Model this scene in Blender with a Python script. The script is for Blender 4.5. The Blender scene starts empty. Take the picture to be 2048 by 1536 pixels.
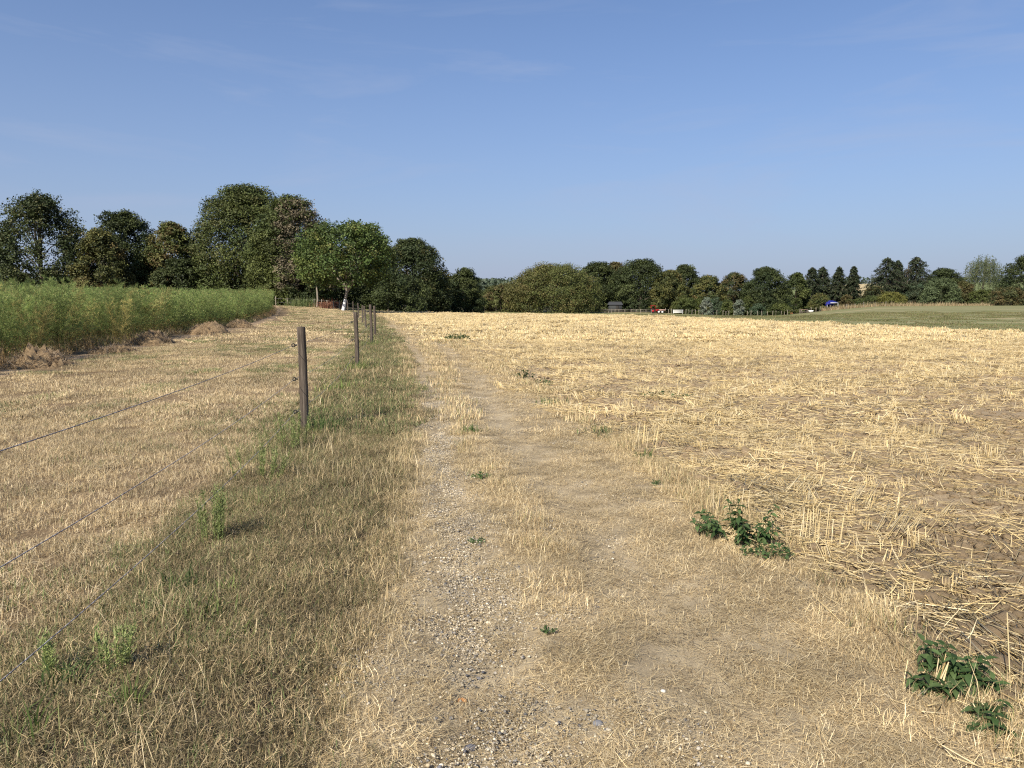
import bpy, math
import numpy as np
from math import radians as R

scene = bpy.context.scene
C = scene.collection

# ------------------------------------------------------------------ camera
cam_data = bpy.data.cameras.new('camera'); cam = bpy.data.objects.new('camera', cam_data); C.objects.link(cam)
cam_data.sensor_width = 36.0; cam_data.lens = 36.0 * 1540 / 2048
cam_data.clip_start = 0.05; cam_data.clip_end = 6000
PITCH = math.atan(170 / 1540)
cam.location = (0, 0, 1.6); cam.rotation_euler = (math.pi / 2 - PITCH, 0, 0)
scene.camera = cam

# ------------------------------------------------------------------ sky
SUN = np.array([-0.50, -0.866]); SUN_EL = R(39)
SUN = SUN / np.linalg.norm(SUN)
SKY_TINT = (0.74, 0.935, 1.17, 1)
w = bpy.data.worlds.new('World'); scene.world = w; w.use_nodes = True
nt = w.node_tree; nt.nodes.clear()
sky = nt.nodes.new('ShaderNodeTexSky'); sky.sky_type = 'NISHITA'; sky.sun_disc = False
sky.sun_elevation = SUN_EL; sky.sun_rotation = math.atan2(SUN[0], SUN[1])
sky.altitude = 60; sky.air_density = 1.0; sky.dust_density = 0.6; sky.ozone_density = 3.0
bg = nt.nodes.new('ShaderNodeBackground'); bg.inputs['Strength'].default_value = 0.075
wo = nt.nodes.new('ShaderNodeOutputWorld')
tc = nt.nodes.new('ShaderNodeTexCoord')
mp = nt.nodes.new('ShaderNodeMapping'); mp.inputs['Location'].default_value = (2.9, 3.1, .2); mp.inputs['Scale'].default_value = (1.6, 1.2, 9.0); mp.inputs['Rotation'].default_value = (0.0, R(14), 0.0)
cz = nt.nodes.new('ShaderNodeTexNoise'); cz.inputs['Scale'].default_value = 1.7; cz.inputs['Detail'].default_value = 5; cz.inputs['Roughness'].default_value = 0.62; cz.inputs['Distortion'].default_value = 0.6
cr = nt.nodes.new('ShaderNodeMapRange'); cr.inputs[1].default_value = 0.50; cr.inputs[2].default_value = 0.76; cr.inputs[3].default_value = 0.0; cr.inputs[4].default_value = 0.36
mx = nt.nodes.new('ShaderNodeMix'); mx.data_type = 'RGBA'; mx.blend_type = 'MIX'
nt.links.new(tc.outputs['Generated'], mp.inputs['Vector']); nt.links.new(mp.outputs[0], cz.inputs['Vector'])
nt.links.new(cz.outputs['Fac'], cr.inputs[0]); nt.links.new(cr.outputs[0], mx.inputs['Factor'])
# hazy lavender air low over the horizon, the same all the way round
hz = nt.nodes.new('ShaderNodeSeparateXYZ'); nt.links.new(tc.outputs['Generated'], hz.inputs[0])
def vmath(op, a, b):
    q = nt.nodes.new('ShaderNodeMath'); q.operation = op
    for i, v in enumerate((a, b)):
        if isinstance(v, (int, float)): q.inputs[i].default_value = v
        else: nt.links.new(v, q.inputs[i])
    return q.outputs[0]
hf = vmath('MULTIPLY', vmath('EXPONENT', vmath('MULTIPLY', vmath('ABSOLUTE', hz.outputs['Z'], 0), -4.6), 0), 0.96)
hm = nt.nodes.new('ShaderNodeMix'); hm.data_type = 'RGBA'; hm.inputs['B'].default_value = (3.5, 3.92, 5.3, 1)
tint = nt.nodes.new('ShaderNodeMix'); tint.data_type = 'RGBA'; tint.blend_type = 'MULTIPLY'; tint.inputs['Factor'].default_value = 1.0; tint.inputs['B'].default_value = SKY_TINT
nt.links.new(sky.outputs[0], tint.inputs['A']); nt.links.new(tint.outputs['Result'], hm.inputs['A']); nt.links.new(hf, hm.inputs['Factor'])
nt.links.new(hm.outputs['Result'], mx.inputs['A']); mx.inputs['B'].default_value = (3.9, 4.5, 6.1, 1)
nt.links.new(mx.outputs['Result'], bg.inputs['Color']); nt.links.new(bg.outputs[0], wo.inputs[0])

# ------------------------------------------------------------------ sun
sd = bpy.data.lights.new('sun', 'SUN'); sd.energy = 5.0; sd.angle = R(0.53); sd.color = (1.0, 0.92, 0.79)
sun = bpy.data.objects.new('sun', sd); C.objects.link(sun)
sv = np.array([SUN[0] * math.cos(SUN_EL), SUN[1] * math.cos(SUN_EL), math.sin(SUN_EL)])
import mathutils
sun.rotation_euler = mathutils.Vector(sv).to_track_quat('Z', 'Y').to_euler()
sun.location = (-40, -50, 60)

scene.view_settings.view_transform = 'Standard'; scene.view_settings.look = 'None'
scene.view_settings.exposure = 0.56; scene.view_settings.gamma = 1.0; scene.view_settings.use_curve_mapping = False
scene.cycles.filter_width = 1.2; scene.cycles.use_denoising = False
scene.cycles.max_bounces = 6; scene.cycles.diffuse_bounces = 3; scene.cycles.glossy_bounces = 1
scene.cycles.transmission_bounces = 3; scene.cycles.transparent_max_bounces = 4

# ------------------------------------------------------------------ helpers
def at(px, py, D):
    """point at forward distance D metres seen along the ray of a photo pixel"""
    c, s = math.cos(PITCH), math.sin(PITCH)
    u = (px - 1024) / 1540; v = (768 - py) / 1540
    k = D / (c + v * s)
    return u * k, D, 1.6 + k * (-s + v * c)

def sstep(a, b, x):
    t = np.clip((x - a) / (b - a), 0, 1); return t * t * (3 - 2 * t)

def vnoise(x, y, scale, seed=0):
    """smooth value noise 0..1"""
    x = np.asarray(x, float) / scale; y = np.asarray(y, float) / scale
    xi = np.floor(x).astype(np.int64); yi = np.floor(y).astype(np.int64)
    fx = x - xi; fy = y - yi; fx = fx * fx * (3 - 2 * fx); fy = fy * fy * (3 - 2 * fy)
    def h(a, b):
        n = (a * 374761393 + b * 668265263 + seed * 974634721) & 0x7fffffff
        n = ((n ^ (n >> 13)) * 1274126177) & 0x7fffffff
        n = (n ^ (n >> 16))
        return (n & 0xffff) / 65535.0
    return (h(xi, yi) * (1 - fx) + h(xi + 1, yi) * fx) * (1 - fy) + (h(xi, yi + 1) * (1 - fx) + h(xi + 1, yi + 1) * fx) * fy

def fbm(x, y, scale, seed=0, o=3):
    a = 0; k = 1.0; t = 0
    for i in range(o):
        a = a + vnoise(x, y, scale / 2 ** i, seed + i * 7) * k; t += k; k *= 0.5
    return a / t

# ------------------------------------------------------------------ borders of the strips of land, x as a function of y
def curve(*pts):
    ys = np.array([p[1] for p in pts]); xs = np.array([p[0] for p in pts])
    return lambda y: np.interp(y, ys, xs)
B1 = curve((-8.6, -8), (-9, 0), (-11.45, 17.1), (-12.4, 22), (-13.7, 29.2), (-15, 37), (-16.9, 49.7), (-20.2, 66), (-25.4, 83), (-32, 103))
B2 = curve((-7.2, -8), (-7.8, 0), (-10.5, 15.8), (-11.5, 20), (-12.6, 27), (-13.6, 33.5), (-14.8, 43.6), (-18.0, 59), (-20.6, 68), (-24.6, 83), (-31.4, 103))
B3 = curve((-2.05, -8), (-2.05, 3.2), (-2.08, 5), (-2.2, 6), (-2.5, 8.1), (-2.8, 10.6), (-3.6, 16.2), (-4.5, 22), (-7.5, 40), (-9.3, 50), (-12.6, 67), (-16, 80), (-18.8, 90), (-22, 103))
B4 = curve((-0.5, -8), (-0.62, 2), (-0.75, 3.65), (-0.8, 4.8), (-0.92, 6), (-1.14, 8), (-1.45, 10.6), (-2.1, 15.2), (-3.2, 22), (-7.2, 43.6), (-11.8, 67), (-15, 80), (-17.4, 90), (-20.8, 103))
B5 = curve((1.9, -8), (1.83, 2.6), (1.80, 3.5), (1.72, 4.1), (1.64, 4.8), (1.5, 5.7), (1.34, 7.3), (1.05, 9.3), (0.6, 12.2), (-0.3, 17.4), (-2.43, 30.2), (-7.3, 55.2), (-14.6, 89), (-18.4, 103))
B6 = curve((39, -8), (30, 18), (24.2, 36.5), (19.4, 47.8), (15.5, 63.8), (8.4, 83), (-1.5, 99.6), (-13, 103))
RUTL = curve((-0.05, -8), (-0.08, 2.5), (-0.17, 3.4), (-0.28, 4.8), (-0.58, 6.9), (-1.02, 10.6), (-1.65, 15.2), (-2.75, 22), (-6.7, 43.6), (-11.2, 67), (-16.6, 90), (-20, 103))
CTR = curve((0.42, -8), (0.40, 2.5), (0.36, 3.4), (0.18, 4.8), (-0.12, 6.3), (-0.45, 8), (-0.95, 12.4), (-2.05, 21), (-5.9, 43.6), (-10.3, 67), (-15.8, 90), (-19.3, 103))
RUTR = curve((0.75, -8), (0.80, 2.5), (0.74, 3.6), (0.55, 5), (0.3, 6.9), (-0.22, 10.7), (-1.2, 18.3), (-5.2, 43.6), (-9.5, 67), (-15, 90), (-18.7, 103))

# ------------------------------------------------------------------ relief
_t = np.array([-1.2, -0.6, -0.32, -0.25, -0.20, -0.14, -0.10, -0.05, 0.05, 0.17, 0.28, 0.33, 0.37, 0.42, 0.47, 0.67, 1.5])
_z = np.array([0.9, 0.75, 0.75, 0.55, 0.3, -0.7, -1.15, -1.5, -1.7, -1.9, -2.6, -2.75, -2.3, -1.2, -0.35, -0.1, 0.4])
_a0 = np.array([45, 45, 45, 45, 50, 60, 60, 60, 60, 60, 60, 60, 60, 60, 60, 60, 60.0])
_a1 = np.array([100, 100, 100, 105, 120, 180, 190, 190, 190, 190, 190, 190, 190, 190, 190, 190, 190.0])
def relief(x, y):
    x = np.asarray(x, float); y = np.asarray(y, float)
    d = np.hypot(x, y); az = np.arctan2(x, np.maximum(y, 1e-3 + 0 * y)); t = np.tan(np.clip(az, -1.0, 1.0))
    back = sstep(-5, 20, y)
    z = np.interp(t, _t, _z) * sstep(0, 1, (d - np.interp(t, _t, _a0)) / (np.interp(t, _t, _a1) - np.interp(t, _t, _a0))) * back
    hill = np.interp(t, [-1.5, -0.4, -0.15, 0, 0.3, 0.45, 1.5], [17, 17, 12, 10, 14, 19, 17])
    return z + hill * sstep(380, 950, d)

def gz(x, y):
    """height of the trodden surface with the small relief of each strip"""
    x = np.asarray(x, float); y = np.asarray(y, float)
    z = relief(x, y)
    b2, b3, b4, b5, b6 = B2(y), B3(y), B4(y), B5(y), B6(y)
    near = sstep(60, 20, y)
    verge = sstep(0, .35, x - b3) * sstep(0, .3, b4 - x)
    z = z + verge * (0.05 + 0.04 * (fbm(x, y, .5, 3) - .5)) * near
    tr = sstep(-.1, .15, x - b4) * sstep(-.1, .15, b5 - x)
    rut = np.exp(-((x - RUTL(y)) / .22) ** 2) + np.exp(-((x - RUTR(y)) / .25) ** 2)
    z = z + tr * near * (0.02 - 0.035 * rut + 0.015 * (fbm(x, y, .25, 5) - .5) + 0.02 * (fbm(x, y, .8, 6) - .5))
    fl = sstep(0, .25, x - b5) * sstep(0, 1, b6 - x)
    z = z + fl * near * (0.10 * (fbm(x, y, .55, 9, 3) - .5) + 0.05 * (fbm(x, y, .16, 12, 2) - .5) - 0.02)
    hy = sstep(0, .3, b3 - x) * sstep(0, .3, x - b2)
    z = z + hy * near * 0.05 * (fbm(x, y, .9, 14) - .5)
    z = z + sstep(0, -1.2, x - B1(y)) * 0.12 * near
    return z

# ------------------------------------------------------------------ mesh helpers
def make_mesh(name, V, F, mat=None, col=None, smooth=False):
    V = np.asarray(V, np.float32).reshape(-1, 3); F = np.asarray(F, np.int32); k = F.shape[1]
    me = bpy.data.meshes.new(name)
    me.vertices.add(len(V)); me.vertices.foreach_set('co', V.ravel())
    me.loops.add(F.size); me.loops.foreach_set('vertex_index', F.ravel())
    me.polygons.add(len(F)); me.polygons.foreach_set('loop_start', np.arange(0, F.size, k, dtype=np.int32))
    me.polygons.foreach_set('loop_total', np.full(len(F), k, np.int32))
    if smooth: me.polygons.foreach_set('use_smooth', np.ones(len(F), bool))
    if col is not None:
        a = me.attributes.new('Col', 'FLOAT_COLOR', 'POINT')
        c = np.ones((len(V), 4), np.float32); c[:, :3] = col; a.data.foreach_set('color', c.ravel())
    me.update(calc_edges=True)
    if mat: me.materials.append(mat)
    return me

def link(name, me, parent=None, loc=None, label=None, cat=None, group=None, kind=None):
    o = bpy.data.objects.new(name, me); C.objects.link(o)
    if parent: o.parent = parent
    if loc is not None: o.location = loc
    return tag(o, label, cat, group, kind)

def tag(o, label=None, cat=None, group=None, kind=None):
    if label: o['label'] = label
    if cat: o['category'] = cat
    if group: o['group'] = group
    if kind: o['kind'] = kind
    return o

def empty(name, loc, label, cat, group=None):
    o = bpy.data.objects.new(name, None); C.objects.link(o); o.location = loc; o.empty_display_size = .2
    return tag(o, label, cat, group)

class Acc:
    """collects triangles with a colour per vertex"""
    def __init__(s): s.V, s.F, s.K, s.n = [], [], [], 0
    def add(s, V, F, col):
        V = np.asarray(V, float).reshape(-1, 3); F = np.asarray(F, int)
        if F.shape[1] == 4: F = np.concatenate([F[:, [0, 1, 2]], F[:, [0, 2, 3]]])
        s.V.append(V); s.F.append(F + s.n); s.K.append(np.broadcast_to(np.asarray(col, float), V.shape)); s.n += len(V)
        return s
    def mesh(s, name, mat, smooth=False):
        return make_mesh(name, np.concatenate(s.V), np.concatenate(s.F), mat, np.concatenate(s.K), smooth)

def unit(v): return v / np.maximum(np.linalg.norm(v, axis=-1, keepdims=True), 1e-9)

def tube(pts, rad, n=8, cap=True):
    pts = np.asarray(pts, float); m = len(pts); rad = np.broadcast_to(np.asarray(rad, float), (m,))
    d = unit(np.gradient(pts, axis=0)); ref = np.array([0.31, 0.17, 0.93])
    if abs(d[0] @ ref) > .93: ref = np.array([1.0, 0.1, 0])
    u = unit(np.cross(d, ref)); v = np.cross(d, u)
    a = np.linspace(0, 2 * np.pi, n, endpoint=False)
    V = (pts[:, None] + rad[:, None, None] * (np.cos(a)[None, :, None] * u[:, None] + np.sin(a)[None, :, None] * v[:, None])).reshape(-1, 3)
    i = np.arange(m - 1)[:, None] * n; j = np.arange(n)[None]
    q = np.stack([i + j, i + (j + 1) % n, i + n + (j + 1) % n, i + n + j], -1).reshape(-1, 4)
    F = np.concatenate([q[:, [0, 1, 2]], q[:, [0, 2, 3]]])
    if cap:
        V = np.concatenate([V, pts[[-1]]]); k = (m - 1) * n
        F = np.concatenate([F, np.stack([k + np.arange(n), k + (np.arange(n) + 1) % n, np.full(n, m * n)], -1)])
    return V, F

def pick(rng, pal, n, var=.12):
    """n colours out of a palette of (colour, weight)"""
    c = np.array([p[0] for p in pal]); wt = np.array([p[1] for p in pal], float)
    k = rng.choice(len(c), n, p=wt / wt.sum()); k2 = rng.choice(len(c), n, p=wt / wt.sum()); f = rng.random((n, 1)) * .4
    return (c[k] * (1 - f) + c[k2] * f) * (1 + rng.normal(0, var, (n, 1)))

def blades(rng, base, L, W, lean, curl, cols, az=None):
    """curved grass blades: 5 vertices, 3 triangles each"""
    n = len(base); az = rng.random(n) * 2 * np.pi if az is None else az
    h = np.stack([np.cos(az), np.sin(az), 0 * az], -1); s = np.stack([-np.sin(az + rng.normal(0, .7, n)), np.cos(az + rng.normal(0, .7, n)), 0 * az], -1)
    L = L[:, None]; W = W[:, None]; th = lean[:, None]; th2 = np.clip(lean + curl, 0, 2.0)[:, None]; up = np.array([0, 0, 1.0])
    p1 = base + L * .5 * (np.sin(th) * h + np.cos(th) * up); p2 = p1 + L * .5 * (np.sin(th2) * h + np.cos(th2) * up)
    V = np.stack([base - s * W / 2, base + s * W / 2, p1 - s * W * .42, p1 + s * W * .42, p2], 1)
    f = np.array([[0, 1, 3], [0, 3, 2], [2, 3, 4]]); F = (np.arange(n)[:, None, None] * 5 + f).reshape(-1, 3)
    return V.reshape(-1, 3), F, np.repeat(cols, 5, 0)

def straws(rng, p0, p1, r, cols):
    """thin three-sided straws"""
    n = len(p0); d = unit(p1 - p0); ref = np.tile([0.2, 0.1, 1.0], (n, 1)); ref[np.abs(d[:, 2]) > .9] = [1, 0, 0]
    u = unit(np.cross(d, ref)); v = np.cross(d, u); r = np.asarray(r).reshape(-1, 1)
    ro = rng.random((n, 1)) * 6.283; u, v = u * np.cos(ro) + v * np.sin(ro), v * np.cos(ro) - u * np.sin(ro)
    ring = [r * (math.cos(a) * u + math.sin(a) * v) for a in (1.57, 3.66, 5.76)]
    V = np.stack([p0 + q for q in ring] + [p1 + q * .85 for q in ring], 1)
    f = np.array([[0, 1, 4], [0, 4, 3], [1, 2, 5], [1, 5, 4], [2, 0, 3], [2, 3, 5], [3, 4, 5]])
    F = (np.arange(n)[:, None, None] * 6 + f).reshape(-1, 3)
    return V.reshape(-1, 3), F, np.repeat(cols, 6, 0)

def leaves(rng, c, nrm, L, W, cols, fold=.12):
    """diamond leaves, 4 vertices and 2 triangles each"""
    n = len(c); nrm = unit(nrm); t = unit(np.cross(nrm, rng.normal(0, 1, (n, 3)))); b = np.cross(nrm, t)
    L = np.asarray(L).reshape(-1, 1); W = np.asarray(W).reshape(-1, 1)
    V = np.stack([c - t * L / 2, c + b * W / 2 + nrm * L * fold, c + t * L / 2, c - b * W / 2 + nrm * L * fold], 1)
    f = np.array([[0, 1, 2], [0, 2, 3]]); F = (np.arange(n)[:, None, None] * 4 + f).reshape(-1, 3)
    return V.reshape(-1, 3), F, np.repeat(cols, 4, 0)

# ------------------------------------------------------------------ materials
def mat_plant(name, trans=.3, rough=.7, vary=.25, spec=.25):
    m = bpy.data.materials.new(name); m.use_nodes = True; t = m.node_tree; t.nodes.clear(); N = t.nodes.new
    out = N('ShaderNodeOutputMaterial'); mixs = N('ShaderNodeMixShader'); mixs.inputs[0].default_value = trans
    p = N('ShaderNodeBsdfPrincipled'); p.inputs['Roughness'].default_value = rough; p.inputs['Specular IOR Level'].default_value = spec
    tr = N('ShaderNodeBsdfTranslucent'); a = N('ShaderNodeAttribute'); a.attribute_name = 'Col'
    oi = N('ShaderNodeObjectInfo'); mr = N('ShaderNodeMapRange'); mr.inputs[3].default_value = 1 - vary; mr.inputs[4].default_value = 1 + vary
    hs = N('ShaderNodeHueSaturation')
    t.links.new(oi.outputs['Random'], mr.inputs[0]); t.links.new(mr.outputs[0], hs.inputs['Value'])
    t.links.new(a.outputs['Color'], hs.inputs['Color'])
    t.links.new(hs.outputs[0], p.inputs['Base Color']); t.links.new(hs.outputs[0], tr.inputs['Color'])
    t.links.new(p.outputs[0], mixs.inputs[1]); t.links.new(tr.outputs[0], mixs.inputs[2]); t.links.new(mixs.outputs[0], out.inputs[0])
    return m

def mat_noise(name, stops, scale=8, detail=8, rough=.9, bump=.4, bdist=.02, stretch=(1, 1, 1), scale2=None, spec=.2, rough_noise=.6):
    """colour from two layers of noise through a ramp, with bump"""
    m = bpy.data.materials.new(name); m.use_nodes = True; t = m.node_tree; p = t.nodes['Principled BSDF']; N = t.nodes.new
    g = N('ShaderNodeTexCoord'); mp = N('ShaderNodeMapping'); mp.inputs['Scale'].default_value = stretch
    n1 = N('ShaderNodeTexNoise'); n1.inputs['Scale'].default_value = scale; n1.inputs['Detail'].default_value = detail; n1.inputs['Roughness'].default_value = rough_noise
    n2 = N('ShaderNodeTexNoise'); n2.inputs['Scale'].default_value = scale2 or scale * 9; n2.inputs['Detail'].default_value = 5; n2.inputs['Roughness'].default_value = .7
    mixv = N('ShaderNodeMix'); mixv.data_type = 'FLOAT'; mixv.inputs['Factor'].default_value = .5
    cr = N('ShaderNodeValToRGB'); cr.color_ramp.elements.remove(cr.color_ramp.elements[1])
    for i, (pos, c) in enumerate(stops):
        e = cr.color_ramp.elements[0] if i == 0 else cr.color_ramp.elements.new(pos)
        e.position = pos; e.color = (*c, 1)
    bp = N('ShaderNodeBump'); bp.inputs['Strength'].default_value = bump; bp.inputs['Distance'].default_value = bdist
    t.links.new(g.outputs['Object'], mp.inputs[0])
    for n in (n1, n2): t.links.new(mp.outputs[0], n.inputs['Vector'])
    t.links.new(n1.outputs['Fac'], mixv.inputs['A']); t.links.new(n2.outputs['Fac'], mixv.inputs['B'])
    t.links.new(mixv.outputs['Result'], cr.inputs[0]); t.links.new(cr.outputs[0], p.inputs['Base Color'])
    t.links.new(mixv.outputs['Result'], bp.inputs['Height']); t.links.new(bp.outputs[0], p.inputs['Normal'])
    p.inputs['Roughness'].default_value = rough; p.inputs['Specular IOR Level'].default_value = spec
    return m

def mat_plain(name, col, rough=.6, metal=0, var=.15, scale=20):
    d = tuple(c * (1 - var) for c in col); u = tuple(min(1, c * (1 + var)) for c in col)
    m = mat_noise(name, [(.3, d), (.7, u)], scale=scale, rough=rough, bump=.05, bdist=.003)
    m.node_tree.nodes['Principled BSDF'].inputs['Metallic'].default_value = metal
    return m

M_BLADE = mat_plant('dry_grass', trans=.10, vary=.28, spec=.3)
M_GREEN = mat_plant('green_grass', trans=.3, vary=.25)
M_STRAW = mat_plant('straw', trans=.08, rough=.5, vary=.15, spec=.45)
M_LEAF = mat_plant('tree_leaf', trans=.15, rough=.6, vary=.0, spec=.25)
M_FERN = mat_plant('fern_needle', trans=.35, rough=.7, vary=.35)
M_STONE = mat_plant('stone', trans=0, rough=.75, vary=.3, spec=.35)
M_CLOD = mat_noise('earth_clod', [(.3, (.21, .15, .088)), (.55, (.325, .24, .145)), (.75, (.43, .33, .21))], scale=14, bump=.9, bdist=.02)
M_SOIL = mat_noise('field_soil', [(.3, (.20, .143, .083)), (.5, (.325, .243, .146)), (.7, (.45, .35, .22))], scale=5, scale2=38, bump=1.0, bdist=.04)
M_TRACK = mat_noise('track_earth', [(.30, (.135, .105, .066)), (.44, (.28, .222, .14)), (.56, (.42, .34, .22)), (.72, (.56, .46, .31))], scale=3.0, scale2=190, bump=1.0, bdist=.012)
M_VERGE = mat_noise('verge_thatch', [(.3, (.035, .026, .017)), (.55, (.085, .062, .037)), (.75, (.17, .125, .07))], scale=6, scale2=60, bump=.8, bdist=.02)
M_HAYG = mat_noise('mown_ground', [(.3, (.09, .065, .036)), (.5, (.20, .14, .08)), (.7, (.36, .265, .15))], scale=1.6, scale2=45, bump=.8, bdist=.02)
M_DIRT = mat_noise('dirt_strip', [(.3, (.26, .18, .11)), (.5, (.36, .255, .155)), (.7, (.47, .35, .22))], scale=2, scale2=30, bump=.6, bdist=.03)
M_CROP = mat_noise('crop_soil', [(.3, (.10, .075, .045)), (.6, (.22, .16, .095))], scale=2, scale2=20)
M_BARK = mat_noise('bark', [(.3, (.045, .036, .028)), (.5, (.10, .082, .064)), (.75, (.19, .165, .135))], scale=3, stretch=(1, 1, .25), bump=.8, bdist=.04)
M_POST = mat_noise('weathered_wood', [(.34, (.016, .012, .010)), (.46, (.068, .053, .041)), (.56, (.13, .105, .082)), (.68, (.27, .23, .185))], scale=22, scale2=110, stretch=(1, 1, .05), bump=1.0, bdist=.008, rough=.85)
M_PALE = mat_noise('pale_wood', [(.3, (.20, .17, .13)), (.7, (.38, .33, .27))], scale=10, stretch=(1, 1, .2))
M_BLACK = mat_plain('black_plastic', (.012, .014, .013), .45)
M_WIRE = mat_noise('fence_rope', [(.42, (.06, .055, .065)), (.5, (.20, .18, .19)), (.58, (.55, .53, .52))], scale=45, scale2=160, bump=.3, bdist=.002)

# ------------------------------------------------------------------ the land, cut into strips that share their borders
def rows():
    y = list(np.linspace(-8, 1.6, 14)); v = 1.75
    while v < 103: y.append(v); v += max(.035, .0085 * v)
    y.append(103.0); return np.array(y)
YR = rows()
def strip(name, lo, hi, nc, mat, power=1.0, label=None):
    t = np.linspace(0, 1, nc) ** power
    X = lo(YR)[:, None] * (1 - t) + hi(YR)[:, None] * t; Y = np.repeat(YR[:, None], nc, 1)
    V = np.stack([X, Y, gz(X, Y)], -1).reshape(-1, 3)
    i = np.arange(len(YR) - 1)[:, None] * nc; j = np.arange(nc - 1)[None]
    F = np.stack([i + j, i + j + 1, i + nc + j + 1, i + nc + j], -1).reshape(-1, 4)
    return link(name, make_mesh(name, V, F, mat, None, True), label=label, kind='structure')
strip('crop_ground', lambda y: B1(y) - 60, B1, 24, M_CROP, .5, 'dark earth under the green asparagus crop')
strip('dirt_path', B1, B2, 10, M_DIRT, 1, 'bare dirt strip along the green crop')
strip('mown_meadow', B2, B3, 70, M_HAYG, .8, 'mown dry hay meadow behind the wire fence')
strip('grass_verge', B3, B4, 40, M_VERGE, 1, 'grass verge under the wire fence')
strip('farm_track', B4, B5, 75, M_TRACK, 1, 'gravel and earth farm track running to the trees')
strip('stubble_field', B5, B6, 130, M_SOIL, 1.7, 'harvested field of brown soil and straw')

# green meadow to the right of and behind the field
def meadow():
    ys = np.concatenate([YR[YR < 102][::3], [103.0]]); nc = 40; t = np.linspace(0, 1, nc) ** 1.5
    X1 = B6(ys)[:, None] * (1 - t) + 170 * t; Y1 = np.repeat(ys[:, None], nc, 1)
    y2 = np.linspace(103, 205, 42); nc2 = 90; X2 = np.repeat(np.linspace(-34, 190, nc2)[None], 42, 0); Y2 = np.repeat(y2[:, None], nc2, 1)
    V, F, n0 = [], [], 0
    for X, Y in ((X1, Y1), (X2, Y2)):
        r, c = X.shape; V.append(np.stack([X, Y, gz(X, Y)], -1).reshape(-1, 3))
        i = np.arange(r - 1)[:, None] * c; j = np.arange(c - 1)[None]
        F.append(np.stack([i + j, i + j + 1, i + c + j + 1, i + c + j], -1).reshape(-1, 4) + n0); n0 += r * c
    m = mat_noise('meadow_turf', [(.34, (.115, .13, .048)), (.46, (.17, .175, .07)), (.54, (.25, .225, .11)), (.64, (.42, .32, .18))], scale=.5, scale2=.09, stretch=(.12, 1, 1), bump=.5, bdist=.05)
    link('grass_meadow', make_mesh('grass_meadow', np.concatenate(V), np.concatenate(F), m, None, True), label='green meadow rising to the trees on the right', kind='structure')
meadow()

# the ground sheet that goes on to the hills
def ground():
    r = np.concatenate([[0], np.geomspace(6, 1500, 80)]); a = np.linspace(0, 2 * np.pi, 181)
    X = r[:, None] * np.sin(a); Y = r[:, None] * np.cos(a); Z = relief(X, Y) - .07 - .35 * (np.hypot(X, Y) < 100)
    d = np.hypot(X, Y); t = X / np.maximum(Y, 1)
    leaf = np.array([.06, .052, .03]); green = np.array([.12, .14, .055]); tan = np.array([.50, .39, .22])
    f = fbm(X, Y, 130, 31, 2); far = sstep(300, 420, d)
    col = leaf * (1 - far)[..., None] + far[..., None] * np.where((f > .62)[..., None], green * 1.25, green)
    wheat = ((t > .435) & (t < .48) & (d > 320) & (d < 1000))[..., None]; col = np.where(wheat, tan, col)
    V = np.stack([X, Y, Z], -1).reshape(-1, 3); n = 181
    i = np.arange(len(r) - 1)[:, None] * n; j = np.arange(n - 1)[None]
    F = np.stack([i + j, i + n + j, i + n + j + 1, i + j + 1], -1).reshape(-1, 4)
    link('ground', make_mesh('ground', V, F, mat_plant('far_ground', trans=0, vary=0, rough=.9, spec=.1), col.reshape(-1, 3), True), label='ground under the trees and far hills', kind='structure')
ground()

# ------------------------------------------------------------------ scattering small plants and straws as instanced clumps
def proto_collection(name, meshes):
    c = bpy.data.collections.new(name)
    for i, me in enumerate(meshes):
        o = bpy.data.objects.new('%s_%02d' % (name, i), me); c.objects.link(o)
    return c

def scatter(name, coll, P, rot, scl, idx, label, cat):
    me = bpy.data.meshes.new(name); n = len(P)
    me.vertices.add(n); me.vertices.foreach_set('co', np.asarray(P, np.float32).ravel())
    for an, ty, key, data in (('rot', 'FLOAT_VECTOR', 'vector', rot), ('scl', 'FLOAT', 'value', scl), ('idx', 'INT', 'value', idx)):
        a = me.attributes.new(an, ty, 'POINT'); a.data.foreach_set(key, np.asarray(data, np.int32 if ty == 'INT' else np.float32).ravel())
    me.update()
    ng = bpy.data.node_groups.new(name, 'GeometryNodeTree')
    ng.interface.new_socket('Geometry', in_out='INPUT', socket_type='NodeSocketGeometry'); ng.interface.new_socket('Geometry', in_out='OUTPUT', socket_type='NodeSocketGeometry')
    N = ng.nodes.new; gi = N('NodeGroupInput'); go = N('NodeGroupOutput'); ci = N('GeometryNodeCollectionInfo'); ip = N('GeometryNodeInstanceOnPoints')
    ci.inputs['Collection'].default_value = coll; ci.inputs['Separate Children'].default_value = True; ci.inputs['Reset Children'].default_value = True
    ip.inputs['Pick Instance'].default_value = True
    def attr(an, ty):
        q = N('GeometryNodeInputNamedAttribute'); q.data_type = ty; q.inputs['Name'].default_value = an; return q.outputs['Attribute']
    L = ng.links.new
    L(gi.outputs[0], ip.inputs['Points']); L(ci.outputs[0], ip.inputs['Instance']); L(attr('idx', 'INT'), ip.inputs['Instance Index'])
    L(attr('rot', 'FLOAT_VECTOR'), ip.inputs['Rotation']); L(attr('scl', 'FLOAT'), ip.inputs['Scale']); L(ip.outputs[0], go.inputs[0])
    o = link(name, me, label=label, cat=cat, kind='stuff'); md = o.modifiers.new('scatter', 'NODES'); md.node_group = ng
    return o

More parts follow.
